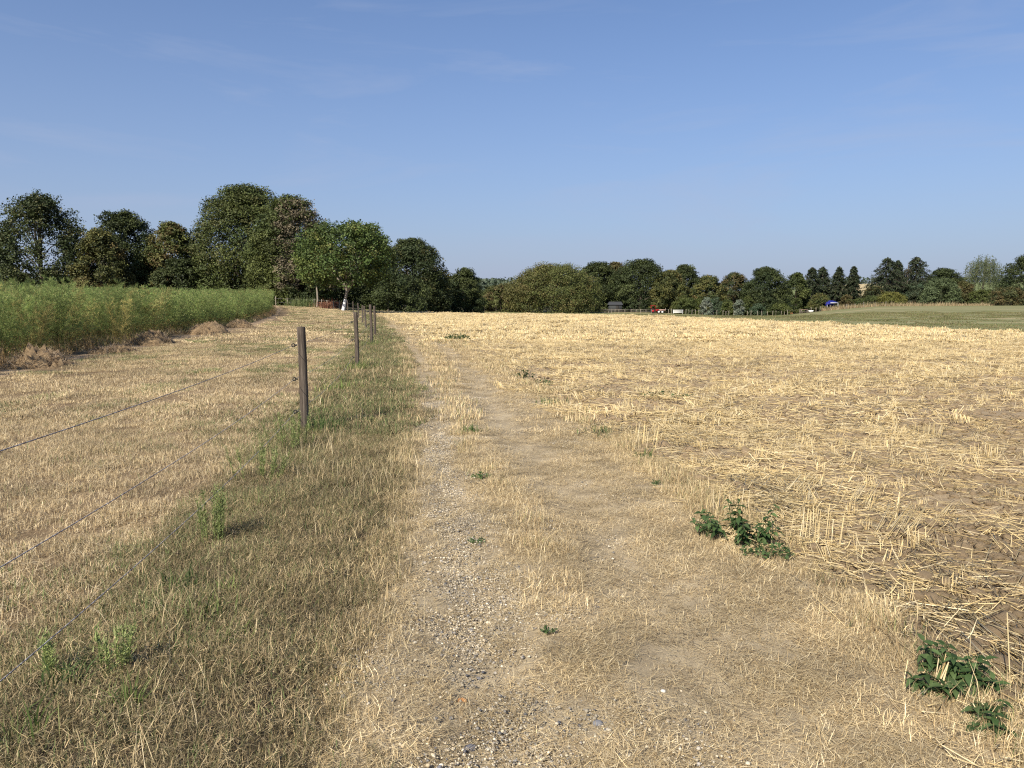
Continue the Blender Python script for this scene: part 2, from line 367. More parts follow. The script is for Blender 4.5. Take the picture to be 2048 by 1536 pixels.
def jgrid(rng, lo, hi, y0, y1, step, margin=1.5):
    """jittered points between two borders, only where a camera near the photo's could look"""
    P = []
    xa = min(lo(y0), lo(y1), lo((y0 + y1) / 2)); xb = max(hi(y0), hi(y1), hi((y0 + y1) / 2))
    xa = max(xa, -.74 * y1 - margin); xb = min(xb, .74 * y1 + margin)
    gx, gy = np.meshgrid(np.arange(xa, xb, step), np.arange(y0, y1, step))
    x = gx.ravel() + rng.uniform(-.5, .5, gx.size) * step; y = gy.ravel() + rng.uniform(-.5, .5, gx.size) * step
    k = (x > lo(y)) & (x < hi(y)) & (np.abs(x) < .74 * y + margin) & (y > 1.6)
    return x[k], y[k]

def lay(rng, name, coll, ncoll, bands, label, cat, idxf=None, dens=None, sink=0.0, scl=(.85, 1.15), tilt=.05):
    """bands: list of (lo, hi, y0, y1, step, first index, number of variants)"""
    PX, PY, I = [], [], []
    for lo, hi, y0, y1, step, i0, nv in bands:
        x, y = jgrid(rng, lo, hi, y0, y1, step)
        k = np.ones(len(x), bool) if dens is None else rng.random(len(x)) < dens(x, y)
        x, y = x[k], y[k]
        i = rng.integers(0, nv, len(x)) if idxf is None else idxf(rng, x, y, nv)
        PX.append(x); PY.append(y); I.append(i0 + i)
    x = np.concatenate(PX); y = np.concatenate(PY); i = np.concatenate(I); n = len(x)
    rot = np.stack([rng.normal(0, tilt, n), rng.normal(0, tilt, n), rng.random(n) * 6.283], -1)
    return scatter(name, coll, np.stack([x, y, gz(x, y) - sink], -1), rot, rng.uniform(*scl, n), i, label, cat)

TAN = [((.56, .435, .245), 4), ((.42, .315, .17), 3), ((.70, .58, .37), 3), ((.21, .155, .08), 2.5)]
STRAWC = [((.66, .52, .27), 4), ((.56, .42, .195), 3), ((.74, .62, .385), 2.5), ((.37, .26, .115), 1.8)]
PALEC = [((.62, .49, .27), 4), ((.46, .34, .18), 3), ((.74, .62, .39), 2), ((.25, .175, .09), 3)]
GREENC = [((.115, .155, .05), 3), ((.17, .20, .075), 2), ((.075, .105, .035), 2), ((.26, .26, .11), 1)]
BROWNG = [((.20, .15, .075), 3), ((.13, .108, .05), 3), ((.31, .245, .13), 2), ((.095, .10, .042), 2), ((.50, .41, .24), 1)]

def sq(rng, n, s):
    p = np.zeros((n, 3)); p[:, :2] = rng.uniform(-s / 2, s / 2, (n, 2)); return p

# -- mown hay: short cut stems, dry bits lying between, a few green blades
def hay_patch(rng, s, n, wd, green, hmul=1.0):
    A = Acc()
    b = sq(rng, n, s); A.add(*blades(rng, b, rng.uniform(.02, .06, n) * hmul, np.full(n, wd) * rng.uniform(.6, 1.3, n), np.abs(rng.normal(0, .4, n)), rng.normal(.1, .3, n), pick(rng, TAN, n)))
    m = n // 2; b = sq(rng, m, s); b[:, 2] = rng.uniform(.004, .03, m)
    A.add(*blades(rng, b, rng.uniform(.05, .14, m) * hmul, np.full(m, wd * .8), rng.uniform(1.15, 1.6, m), rng.normal(0, .2, m), pick(rng, TAN, m)))
    g = int(n * green); b = sq(rng, g, s) * [.7, .7, 1] + [rng.uniform(-.1, .1) * s, rng.uniform(-.1, .1) * s, 0]
    if g: A.add(*blades(rng, b, rng.uniform(.04, .09, g) * hmul, np.full(g, wd * 1.1), np.abs(rng.normal(.35, .3, g)), rng.normal(.3, .2, g), pick(rng, GREENC, g)))
    return A
rng = np.random.default_rng(11)
hay = [hay_patch(rng, .5, int(520 * q), .0032, g).mesh('hay_patch', M_BLADE) for g, q in ((.02, .6), (.02, 1), (.04, 1), (.12, 1), (.35, 1))]
hay += [hay_patch(rng, .95, int(950 * q), .0055, g, 1.1).mesh('hay_patch', M_BLADE) for g, q in ((.0, .5), (.02, 1), (.05, 1), (.16, 1), (.45, 1))]
hay += [hay_patch(rng, 2.0, int(1100 * q), .015, g, 1.3).mesh('hay_patch', M_BLADE) for g, q in ((.0, .5), (.03, 1), (.08, 1), (.22, 1), (.5, 1))]
def hay_idx(rng, x, y, nv):
    f = fbm(x, y, 2.2, 41, 3) + .35 * (fbm(x * 3, y * .4, 3, 44) - .5) + rng.normal(0, .08, len(x)) + .13 * np.exp(-((x - B2(y)) / .8) ** 2) + (.12 + .10 * sstep(25, 45, y)) * sstep(8, 20, y) * np.sin(34 * (x - B2(y)) / (B3(y) - B2(y)) + .6)
    return np.clip(np.digitize(f, [.42, .52, .60, .68]), 0, nv - 1)
lay(rng, 'mown_hay', proto_collection('hay_patch', hay), 15,
    [(lambda y: B2(y) + .25, B3, 1.7, 10, .3, 0, 5), (lambda y: B2(y) + .4, B3, 10, 28, .6, 5, 5), (lambda y: B2(y) + .8, B3, 28, 102, 1.25, 10, 5)],
    'short cut hay stems covering the meadow behind the fence', 'hay', hay_idx, sink=.004)

# -- verge: longer matted grass, green along the fence posts and brown in front
def verge_patch(rng, s, n, wd, green, hmul=1.0):
    A = Acc()
    b = sq(rng, n, s); gcol = pick(rng, GREENC, n); bcol = pick(rng, BROWNG, n); c = np.where((rng.random(n) < green)[:, None], gcol, bcol)
    A.add(*blades(rng, b, rng.gamma(4, .013, n) * hmul + .02, np.full(n, wd) * rng.uniform(.6, 1.4, n), np.abs(rng.normal(.55, .5, n)), rng.normal(.6, .6, n), c))
    m = int(n * 1.0); b = sq(rng, m, s); b[:, 2] = rng.uniform(.0, .04, m)
    A.add(*blades(rng, b, rng.uniform(.03, .10, m) * hmul, np.full(m, wd * .8), rng.uniform(.8, 1.8, m), rng.normal(0, .7, m), pick(rng, BROWNG + PALEC[1:2] + TAN[:2] + TAN[3:], m)))
    return A
verge = [verge_patch(rng, .36, 470, .0025, g, h).mesh('verge_patch', M_BLADE) for g, h in ((.16, .75), (.28, .8), (.42, .9), (.6, 1.0), (.8, 1.25))]
verge += [verge_patch(rng, .65, 520, .005, g, h).mesh('verge_patch', M_BLADE) for g, h in ((.1, .8), (.2, .85), (.35, .9), (.6, 1.0), (.8, 1.2))]
verge += [verge_patch(rng, 1.3, 600, .013, g, h).mesh('verge_patch', M_BLADE) for g, h in ((.15, .8), (.25, .85), (.4, .9), (.65, 1.0), (.85, 1.2))]
def verge_idx(rng, x, y, nv):
    t = (x - B3(y)) / (B4(y) - B3(y))
    f = fbm(x, y, 1.1, 51, 3) + .30 * sstep(5, 14, y) + .07 * sstep(6, 8, y) + .22 * (.5 - t) + rng.normal(0, .1, len(x)) - .12 * sstep(.75, 1.0, t) - .02
    return np.clip(np.digitize(f, [.48, .58, .68, .82]), 0, nv - 1)
lay(rng, 'verge_grass', proto_collection('verge_patch', verge), 15,
    [(lambda y: B3(y) - .25, lambda y: B4(y) + .04, 1.6, 9, .19, 0, 5), (lambda y: B3(y) - .25, lambda y: B4(y) + .08, 9, 26, .36, 5, 5), (lambda y: B3(y) - .3, B4, 26, 101, .75, 10, 5)],
    'matted green and brown grass along the wire fence', 'grass', verge_idx, sink=.005)

def stalk_patch(rng, s, n, wd):
    A = Acc(); b = sq(rng, n, s); L = rng.uniform(.10, .24, n); c = pick(rng, PALEC[:3] + BROWNG[:1], n)
    A.add(*blades(rng, b, L, np.full(n, wd), np.abs(rng.normal(.3, .3, n)), rng.normal(.35, .35, n), c)); return A
stk = [stalk_patch(rng, .3, n, .0022).mesh('stalk_patch', M_BLADE) for n in (8, 14, 22)] + [stalk_patch(rng, .5, n, .005).mesh('stalk_patch', M_BLADE) for n in (12, 20, 30)]
lay(rng, 'dry_stalks', proto_collection('stalk_patch', stk), 6, [(lambda y: B3(y) - .1, lambda y: B4(y) + .25, 1.6, 9, .2, 0, 3), (lambda y: B3(y), lambda y: B4(y) + .2, 9, 24, .4, 3, 3)],
    'thin dry grass stalks standing out of the verge', 'dry grass', dens=lambda x, y: np.clip((fbm(x, y, .6, 57, 2) - .42) * 3.5, 0, .9))

# -- track: pale dry grass, thick on the middle strip and the edges, thin in the ruts
def track_patch(rng, s, n, wd, up, hmul=1.0):
    A = Acc()
    b = sq(rng, n, s); b[:, 2] = rng.uniform(.001, .012, n)
    A.add(*blades(rng, b, rng.uniform(.02, .085, n) * hmul, np.full(n, wd * .85) * rng.uniform(.5, 1.3, n), rng.uniform(1.28, 1.62, n), rng.normal(0, .2, n), pick(rng, PALEC, n)))
    m = int(n * up); b = sq(rng, m, s)
    A.add(*blades(rng, b, rng.gamma(3, .012, m) * hmul + .015, np.full(m, wd), np.abs(rng.normal(.7, .45, m)), rng.normal(.55, .5, m), pick(rng, PALEC, m)))
    return A
trk = [track_patch(rng, .34, n, .0022, u, h).mesh('track_patch', M_BLADE) for n, u, h in ((110, .0, .7), (420, .02, .9), (800, .05, 1.0), (750, .35, 1.1))]
trk += [track_patch(rng, .40, n, .0042, u, h).mesh('track_patch', M_BLADE) for n, u, h in ((40, .0, .7), (170, .04, .85), (330, .1, 1.0), (320, .45, 1.2))]
trk += [track_patch(rng, .75, n, .011, u, h).mesh('track_patch', M_BLADE) for n, u, h in ((40, .0, .7), (140, .05, .8), (260, .15, .9), (260, .5, 1.1))]
def trk_idx(rng, x, y, nv):
    wdt = B5(y) - B4(y)
    f = 2.2 + .5 * sstep(9, 22, y) + 1.0 * np.exp(-((x - CTR(y)) / (.085 * wdt)) ** 2) * sstep(2.3, 5, y) - 1.9 * np.exp(-((x - RUTL(y)) / (.14 * wdt)) ** 2) - 1.6 * np.exp(-((x - RUTR(y)) / (.11 * wdt)) ** 2)
    f = f + 1.5 * sstep(.32, .0, B5(y) - x) + 1.2 * sstep(.25, .0, x - B4(y)) + 1.5 * (fbm(x, y, .8, 61, 3) - .5) + rng.normal(0, .3, len(x))
    return np.clip(np.round(f - .2), 0, nv - 1).astype(int)
lay(rng, 'track_grass', proto_collection('track_patch', trk), 12,
    [(lambda y: B4(y) - .12, lambda y: B5(y) + .1, 1.6, 9, .18, 0, 4), (lambda y: B4(y) - .1, lambda y: B5(y) + .1, 9, 26, .23, 4, 4), (B4, B5, 26, 102, .44, 8, 4)],
    'pale dry grass lying over the farm track', 'dry grass', trk_idx)

# -- stubble field: loose straw, bundles pressed down, leaning stubble tufts
def field_patch(rng, s, n, rad, tufts, hmul=1.0):
    A = Acc()
    b = sq(rng, n, s); main = rng.random() * 6.28; az = main + rng.normal(0, .9, n); L = rng.uniform(.05, .30, n) * hmul
    el = rng.normal(.05, .12, n); z = rng.uniform(.004, .035, n); b[:, 2] = z + np.maximum(0, -np.sin(el) * L / 2)
    d = np.stack([np.cos(az) * np.cos(el), np.sin(az) * np.cos(el), np.sin(el)], -1) * L[:, None] / 2
    A.add(*straws(rng, b - d, b + d, rad * rng.uniform(.6, 1.2, n), pick(rng, STRAWC, n)))
    m = n // 3; b2 = sq(rng, m, s); b2[:, 2] = rng.uniform(.0, .03, m)
    A.add(*blades(rng, b2, rng.uniform(.04, .16, m) * hmul, np.full(m, rad * 2.2), rng.uniform(1.0, 1.6, m), rng.normal(0, .3, m), pick(rng, STRAWC, m)))
    for k in range(tufts):
        q = rng.uniform(-s / 2, s / 2, 2); m = rng.integers(5, 14); p0 = np.zeros((m, 3)); p0[:, :2] = q + rng.normal(0, .025 + rad * 4, (m, 2))
        a = rng.random() * 6.28; le = rng.uniform(.1, 1.25); aa = a + rng.normal(0, .25, m); ll = le + rng.normal(0, .12, m); h = rng.uniform(.04, .13, m) * (hmul ** .5)
        p1 = p0 + np.stack([np.cos(aa) * np.sin(ll), np.sin(aa) * np.sin(ll), np.cos(ll)], -1) * h[:, None]; p0[:, 2] -= .02
        A.add(*straws(rng, p0, p1, rad * 1.15 * np.ones(m), pick(rng, STRAWC, m)))
    return A
fld = [field_patch(rng, .8, n, .0025, t, 1.15).mesh('straw_patch', M_STRAW) for n, t in ((22, 1), (38, 1), (62, 1), (105, 2), (190, 2))]
fld += [field_patch(rng, 1.4, n, .0042, t, 1.15).mesh('straw_patch', M_STRAW) for n, t in ((60, 3), (95, 5), (140, 7), (200, 9), (290, 12))]
fld += [field_patch(rng, 2.6, n, .011, t, 1.3).mesh('straw_patch', M_STRAW) for n, t in ((170, 28), (200, 34), (240, 38), (270, 42), (310, 46))]
def fld_idx(rng, x, y, nv):
    f = fbm(x, y, 1.5, 71, 3) + .16 * np.exp(-((x - B5(y) - .5) / .6) ** 2) * sstep(30, 8, y) + .16 * sstep(9, 26, y) + rng.normal(0, .09, len(x))
    return np.clip(np.digitize(f, [.42, .52, .63, .74]), 0, nv - 1)
lay(rng, 'loose_straw', proto_collection('straw_patch', fld), 15,
    [(lambda y: B5(y) + .05, B6, 1.6, 10, .42, 0, 5), (lambda y: B5(y) + .1, B6, 10, 30, .8, 5, 5), (lambda y: B5(y) + .2, B6, 30, 102.5, 1.5, 10, 5)],
    'loose yellow straw and stubble lying over the brown field', 'straw', fld_idx, tilt=.04)

# -- tall dry grass and stubble along the edge between track and field
def edge_patch(rng, s, n, wd, hmul=1.0):
    A = Acc(); b = sq(rng, n, s)
    A.add(*blades(rng, b, rng.gamma(4, .016, n) * hmul + .03, np.full(n, wd), np.abs(rng.normal(.3, .35, n)), rng.normal(.4, .4, n), np.where((rng.random(n) < .14)[:, None], pick(rng, GREENC, n), pick(rng, PALEC, n))))
    return A
edg = [edge_patch(rng, .2, n, .0026).mesh('edge_patch', M_BLADE) for n in (50, 80, 120)] + [edge_patch(rng, .45, n, .007).mesh('edge_patch', M_BLADE) for n in (60, 90, 120)] + \
      [edge_patch(rng, 1.0, n, .02).mesh('edge_patch', M_BLADE) for n in (70, 100, 130)]
def edge_d(x, y): return np.clip((fbm(x, y, .7, 81, 2) - .38) * 3.2, .05, .9)
lay(rng, 'edge_grass', proto_collection('edge_patch', edg), 9,
    [(lambda y: B5(y) - .12, lambda y: B5(y) + .22, 1.6, 10, .12, 0, 3), (lambda y: B4(y) - .1, lambda y: B4(y) + .1, 4.5, 10, .16, 0, 3), (lambda y: CTR(y) - .1, lambda y: CTR(y) + .1, 4.5, 10, .2, 0, 3),
     (lambda y: B5(y) - .2, lambda y: B5(y) + .3, 10, 28, .25, 3, 3), (lambda y: B4(y) - .15, lambda y: B4(y) + .15, 10, 28, .28, 3, 3), (lambda y: CTR(y) - .15, lambda y: CTR(y) + .15, 10, 28, .28, 3, 3),
     (lambda y: B5(y) - .3, lambda y: B5(y) + .4, 28, 100, .6, 6, 3)],
    'tall pale dry grass fringing the farm track', 'dry grass', None, edge_d)

# -- gravel in the left rut, crumbs and clods of earth in the field
def blob(rng, r, sub=1, flat=.65, rough=.25):
    t = (1 + 5 ** .5) / 2
    V = np.array([[-1, t, 0], [1, t, 0], [-1, -t, 0], [1, -t, 0], [0, -1, t], [0, 1, t], [0, -1, -t], [0, 1, -t], [t, 0, -1], [t, 0, 1], [-t, 0, -1], [-t, 0, 1]], float)
    F = np.array([[0, 11, 5], [0, 5, 1], [0, 1, 7], [0, 7, 10], [0, 10, 11], [1, 5, 9], [5, 11, 4], [11, 10, 2], [10, 7, 6], [7, 1, 8], [3, 9, 4], [3, 4, 2], [3, 2, 6], [3, 6, 8], [3, 8, 9], [4, 9, 5], [2, 4, 11], [6, 2, 10], [8, 6, 7], [9, 8, 1]])
    for _ in range(sub):
        a = V[F[:, 0]]; b = V[F[:, 1]]; c = V[F[:, 2]]; n = len(V); m = len(F)
        V = np.concatenate([V, (a + b) / 2, (b + c) / 2, (c + a) / 2]); i = np.arange(m)
        F = np.concatenate([np.stack([F[:, 0], n + i, n + 2 * m + i], -1), np.stack([F[:, 1], n + m + i, n + i], -1), np.stack([F[:, 2], n + 2 * m + i, n + m + i], -1), np.stack([n + i, n + m + i, n + 2 * m + i], -1)])
        u, inv = np.unique(np.round(V, 6), axis=0, return_inverse=True); V = u; F = inv.ravel()[F]
    V = unit(V)
    for k in range(6):
        d = unit(rng.normal(0, 1, (1, 3)))[0]; V = V * (1 - rough * .5 * np.clip(V @ d - .3, 0, 1)[:, None])
    V = V * (1 + rng.normal(0, rough * .18, (len(V), 1))) * [1, rng.uniform(.6, .95), flat] * r
    return V, F
def stone_mesh(rng, r, col, name='stone', sub=1):
    V, F = blob(rng, r, sub, rng.uniform(.45, .75)); return make_mesh(name, V, F, M_STONE, np.broadcast_to(col, V.shape))
SC = [(.42, .36, .26), (.52, .45, .33), (.30, .27, .23), (.17, .165, .16), (.60, .54, .42), (.36, .29, .19), (.10, .10, .11), (.46, .35, .2)]
def gravel_patch(rng, sz, n):
    A = Acc(); base = [blob(rng, 1.0, 0, rng.uniform(.45, .75)) for _ in range(8)]
    for k in range(n):
        V, F = base[rng.integers(8)]; r = min(max(rng.lognormal(-5.75, .5), .0015), .011); a = rng.random() * 6.28; ca, sa = math.cos(a), math.sin(a)
        p = np.clip(rng.normal(0, .30, 2), -.55, .55) * sz
        A.add(V @ np.array([[ca, sa, 0], [-sa, ca, 0], [0, 0, 1]]) * r + [p[0], p[1], r * .2], F, np.array(SC[rng.choice(8, p=[.25, .22, .14, .08, .10, .12, .04, .05])]) * rng.uniform(.7, 1.25))
    return A
def gravel():
    rg = np.random.default_rng(17)
    m = [gravel_patch(rg, .34, n).mesh('gravel_patch', M_STONE) for n in (160, 400, 650)]
    def gd(x, y):
        wdt = B5(y) - B4(y); u = np.exp(-((x - RUTL(y)) / ((.15 + .06 * sstep(5, 3, y)) * wdt)) ** 2); return np.clip(u * 1.25 + .06, 0, 1) * np.clip(fbm(x, y, .45, 91, 2) * 2.6 - .35, .05, 1)
    lay(rg, 'gravel', proto_collection('gravel_stone', m), 3, [(B4, B5, 1.7, 9, .17, 0, 3), (B4, B5, 9, 16, .26, 0, 3)], 'small grey and beige gravel in the left wheel rut', 'gravel',
        idxf=lambda rg, x, y, nv: np.clip(np.round(2.6 * gd(x, y) + rg.normal(0, .4, len(x))), 0, 2).astype(int), dens=gd, tilt=.02, scl=(.85, 1.2))
gravel()
clod = []
for i in range(6):
    V, F = blob(rng, 1.0, 2, .55, .5); clod.append(make_mesh('clod', V, F, M_CLOD))
def clods():
    n = 26000; y = 2.2 + 24 * rng.random(n) ** 1.5; x = B5(y) + .1 + (np.minimum(B6(y), .74 * y + 1.5) - B5(y)) * rng.random(n)
    k = (x < .74 * y + 1.5) & (rng.random(n) < np.clip(1.7 - 1.9 * fbm(x, y, 1.5, 71, 3), .1, 1)); x, y = x[k], y[k]; n = len(x)
    s = np.clip(rng.lognormal(-3.9, .6, n), .006, .075)
    scatter('earth_clods', proto_collection('earth_clod', clod), np.stack([x, y, gz(x, y) + s * .1], -1), rng.random((n, 3)) * [.6, .6, 6.28], s, rng.integers(0, 6, n), 'dry brown clods of earth among the straw', 'soil')
clods()

# -- grass of the far meadow
def mead_patch(rng, s, n):
    A = Acc(); b = sq(rng, n, s); c = np.where((rng.random(n) < .6)[:, None], pick(rng, [((.16, .18, .07), 2), ((.21, .21, .09), 2), ((.13, .16, .055), 1)], n), pick(rng, BROWNG[:3], n))
    A.add(*blades(rng, b, rng.uniform(.04, .09, n), np.full(n, .03), np.abs(rng.normal(.3, .3, n)), rng.normal(.3, .3, n), c)); return A
mp_ = [mead_patch(rng, 2.6, 420).mesh('meadow_patch', M_GREEN) for _ in range(3)]
lay(rng, 'meadow_grass', proto_collection('meadow_patch', mp_), 3, [(lambda y: B6(y) - .3, lambda y: np.full(np.shape(y), 120.0), 34, 102, 1.9, 0, 3)],
    'short green grass on the meadow to the right', 'grass', dens=lambda x, y: .15 + .7 * fbm(x * .3, y, 6, 95))

# ------------------------------------------------------------------ asparagus crop
def fern(rng, h, ns, nn, pal, yellow=0.0, wd=.010):
    A = Acc()
    for s in range(ns):
        a = rng.random() * 6.28; le = rng.uniform(.03, .26); hh = h * rng.uniform(.75, 1.05); r0 = rng.uniform(0, .12)
        t = np.linspace(0, 1, 7)[:, None]; base = np.array([math.cos(a) * r0, math.sin(a) * r0, 0])
        P = base + t * hh * np.array([math.cos(a) * math.sin(le), math.sin(a) * math.sin(le), math.cos(le)]) + t ** 2.5 * np.array([math.cos(a), math.sin(a), -.3]) * .25 * hh * rng.random()
        V, F = tube(P, np.linspace(.007, .002, 7), 4); A.add(V, F, pick(rng, [((.20, .24, .07), 2), ((.42, .34, .14), 1 + yellow * 3)], 1)[0])
        nb = 19; tb = rng.uniform(.10, 1.0, nb); pb = np.stack([np.interp(tb, t[:, 0], P[:, i]) for i in range(3)], -1)
        ab = rng.random(nb) * 6.28; lb = (.42 * (1 - tb) + .14) * h * .5 * rng.uniform(.7, 1.3, nb); eb = rng.uniform(.15, .9, nb)
        db = np.stack([np.cos(ab) * np.cos(eb), np.sin(ab) * np.cos(eb), np.sin(eb)], -1)
        A.add(*straws(rng, pb, pb + db * lb[:, None], np.full(nb, .002), pick(rng, pal, nb)))
        m = nn // ns; k = rng.integers(0, nb, m); u = rng.random(m); c0 = pb[k] + db[k] * (lb[k] * u)[:, None] + rng.normal(0, .018, (m, 3)); c0[:, 2] -= .06 * lb[k] * u
        dv = unit(rng.normal(0, 1, (m, 3)) + db[k] * .9 + [0, 0, .35]); L = rng.uniform(.05, .13, m)[:, None]; sd_ = unit(np.cross(dv, rng.normal(0, 1, (m, 3)))) * wd / 2
        V = np.stack([c0 - sd_, c0 + sd_, c0 + dv * L], 1).reshape(-1, 3); F = np.arange(m * 3).reshape(-1, 3)
        brown = (c0[:, 2] < .28 * h) & (rng.random(m) < .40)
        col = np.where(brown[:, None], pick(rng, [((.30, .19, .07), 2), ((.20, .12, .05), 1)], m), pick(rng, pal, m))
        A.add(V, F, np.repeat(col, 3, 0))
    return A
FG = [((.215, .28, .08), 3), ((.135, .205, .06), 3), ((.29, .34, .11), 2), ((.38, .38, .16), 1)]
FY = [((.38, .33, .11), 3), ((.46, .35, .14), 2), ((.28, .29, .09), 2)]
rng = np.random.default_rng(21)
fm = [fern(rng, 2.08, 6, 2300, FG).mesh('asparagus_fern', M_FERN) for _ in range(5)] + [fern(rng, 2.0, 6, 2000, FG[2:] + FY, .5).mesh('asparagus_fern', M_FERN) for _ in range(2)]
fm += [fern(rng, 2.02, 6, 1200, FG, 0, .02).mesh('asparagus_fern', M_FERN) for _ in range(4)] + [fern(rng, 2.0, 6, 1100, FG[2:] + FY, .5, .02).mesh('asparagus_fern', M_FERN)]
def crop():
    X, Y, I = [], [], []
    for r in range(34):                                  # rows run along the strip of dirt
        y = np.arange(9.5, 84 - .15 * r, .5 + .012 * r); y = y + rng.uniform(-.2, .2, len(y))
        x = B1(y) - .75 - r * 1.05 + rng.normal(0, .13, len(y)); k = (x > -.78 * y - 3) & (rng.random(len(y)) < (.93 if r else .85)); x, y = x[k], y[k]
        d = np.hypot(x, y); i = np.where(d < 34, rng.choice(7, len(x), p=[.18, .18, .18, .17, .17, .06, .06]), 7 + rng.choice(5, len(x), p=[.23, .23, .23, .22, .09]))
        X.append(x); Y.append(y); I.append(i)
    x = np.concatenate(X); y = np.concatenate(Y); n = len(x)
    scatter('asparagus_crop', proto_collection('fern', fm), np.stack([x, y, gz(x, y) - .02], -1), np.stack([rng.normal(0, .06, n), rng.normal(0, .06, n), rng.random(n) * 6.28], -1), rng.uniform(.80, 1.10, n), np.concatenate(I), 'tall feathery green asparagus crop in rows left of the meadow', 'asparagus')
crop()

# weeds and dead growth at the foot of the crop
def low_patch(rng, s, n, pal, h, wd):
    A = Acc(); b = sq(rng, n, s); A.add(*blades(rng, b, rng.gamma(4, h / 4, n) + .03, np.full(n, wd), np.abs(rng.normal(.4, .4, n)), rng.normal(.5, .4, n), pick(rng, pal, n)))
    return A
DEAD = [((.40, .27, .13), 3), ((.28, .18, .085), 2), ((.50, .38, .21), 2)]
low = [low_patch(rng, .9, 260, DEAD, .22, .010).mesh('dead_weeds', M_BLADE) for _ in range(2)] + [low_patch(rng, .9, 260, GREENC, .2, .010).mesh('green_weeds', M_GREEN)] + [low_patch(rng, .8, 200, DEAD + PALEC, .12, .012).mesh('dry_litter', M_BLADE)]
lay(rng, 'crop_edge_weeds', proto_collection('crop_edge_weed', low), 4, [(lambda y: B1(y) - .95, lambda y: B1(y) - .3, 12, 84, .5, 0, 4)], 'dead brown and green weeds along the foot of the crop', 'weeds',
    idxf=lambda rng, x, y, nv: np.clip(np.digitize(fbm(x, y, 2.5, 101, 2) + rng.normal(0, .12, len(x)), [.42, .52, .66]), 0, 3), dens=lambda x, y: np.full(len(x), .7))

# ------------------------------------------------------------------ trees
def limb_tree(rng, base, h, spread, r0, nl, cb, targets=None, sides=7):
    A = Acc(); V0 = np.array(base, float)
    lean = rng.normal(0, .03, 2) * h
    t = np.linspace(0, 1, 7)[:, None]; P = V0 + np.concatenate([t * lean[0] + .12 * r0 * np.sin(t * 5), t * lean[1], t * h * .72], 1)
    rad = np.linspace(r0, r0 * .3, 7); rad[0] = r0 * 1.35
    A.add(*tube(P, rad, sides + 2), (.1, .1, .1))
    for k in range(nl):
        u = rng.uniform(max(.16, cb * .9), .95); s = np.array([np.interp(u, t[:, 0], P[:, i]) for i in range(3)])
        e = targets[rng.integers(len(targets))] if targets is not None else V0 + [rng.normal(0, spread * .5), rng.normal(0, spread * .5), h * rng.uniform(.5, .95)]
        tt = np.linspace(0, 1, 5)[:, None]; Q = s + (e - s) * tt + np.array([0, 0, 1.0]) * (np.sin(tt * np.pi) * .08 * h) + rng.normal(0, .02 * spread, (5, 3)) * tt
        A.add(*tube(Q, np.linspace(r0 * .38 * (1.1 - u * .6), r0 * .07, 5), 5), (.1, .1, .1))
    return A

PROF = {'dome': lambda h: np.sqrt(np.clip(1 - h ** 2.3, 0, 1)) * (.80 + .2 * np.sin(np.pi * np.clip(h * 1.2, 0, 1))),
        'round': lambda h: np.sqrt(np.clip(1 - (2 * h - .92) ** 2 / 1.17, 0.02, 1)),
        'egg': lambda h: np.clip(1.32 * (1 - h) ** .5 * (h + .2) ** .22, 0, 1),
        'cone': lambda h: np.clip((1 - h) ** .85 + .03, 0, 1)}

def crown(rng, W, z0, z1, prof, nleaf, leaf, pal, nlobe=18, open_=0.0, patch=None, clump=26):
    """foliage: lobes on the outline, clumps on the lobes, leaves in the clumps; returns the leaf mesh data and the lobe centres"""
    f = PROF[prof]; H = z1 - z0; nlobe = int(nlobe * 1.9)
    hl = np.linspace(.03, .97, nlobe) + rng.normal(0, .03, nlobe); hl = np.clip(hl, .02, .98); al = np.arange(nlobe) * 2.399 + rng.normal(0, .35, nlobe)
    rl = W * rng.uniform(.26, .43, nlobe) * (1 - .2 * hl); fr = f(hl) * W
    rr = np.maximum(fr - rl * .8, 0) * rng.uniform(.88, 1.06, nlobe);     cl = np.stack([np.cos(al) * rr, np.sin(al) * rr * .92, z0 + hl * H], -1)
    cl[:, 2] = np.clip(cl[:, 2], z0 + rl * .4, z1 - rl * rng.uniform(.84, 1.05, nlobe))
    nleaf = int((2.6 if open_ == 0 else 1.7) * (2 * np.pi * W * H * .85) / (leaf * leaf * .31))
    nc = max(12, int(nleaf / clump)); k = rng.choice(len(cl), nc, p=rl ** 2 / (rl ** 2).sum())
    d = unit(rng.normal(0, 1, (nc, 3)) + [0, 0, .25] + .55 * unit(cl[k] - [0, 0, z0 + H * .4]))
    cc = cl[k] + d * rl[k][:, None] * (rng.uniform(.72, 1.08, (nc, 1)) if open_ == 0 else rng.uniform(.25, 1.1, (nc, 1))) * [1, 1, .88]
    m = np.repeat(np.arange(nc), clump); n = len(m)
    sig = .03 * W + .17
    c = cc[m] + np.clip(rng.normal(0, 1, (n, 3)), -1.7, 1.7) * sig * [1, 1, .7]
    nr = d[m] * .7 + rng.normal(0, .75, (n, 3)) + [0, 0, .5]
    lc = pick(rng, pal, len(cl), .08)[k]; ccol = lc * (1 + rng.normal(0, .16, (nc, 1)))
    if patch is not None: ccol = patch(rng, cc, ccol)
    col = np.clip(ccol[m] * (1 + rng.normal(0, .15, (n, 1))), .004, .9)
    s = leaf * rng.uniform(.7, 1.35, n)
    return leaves(rng, c, nr, s, s * .62, col), cl

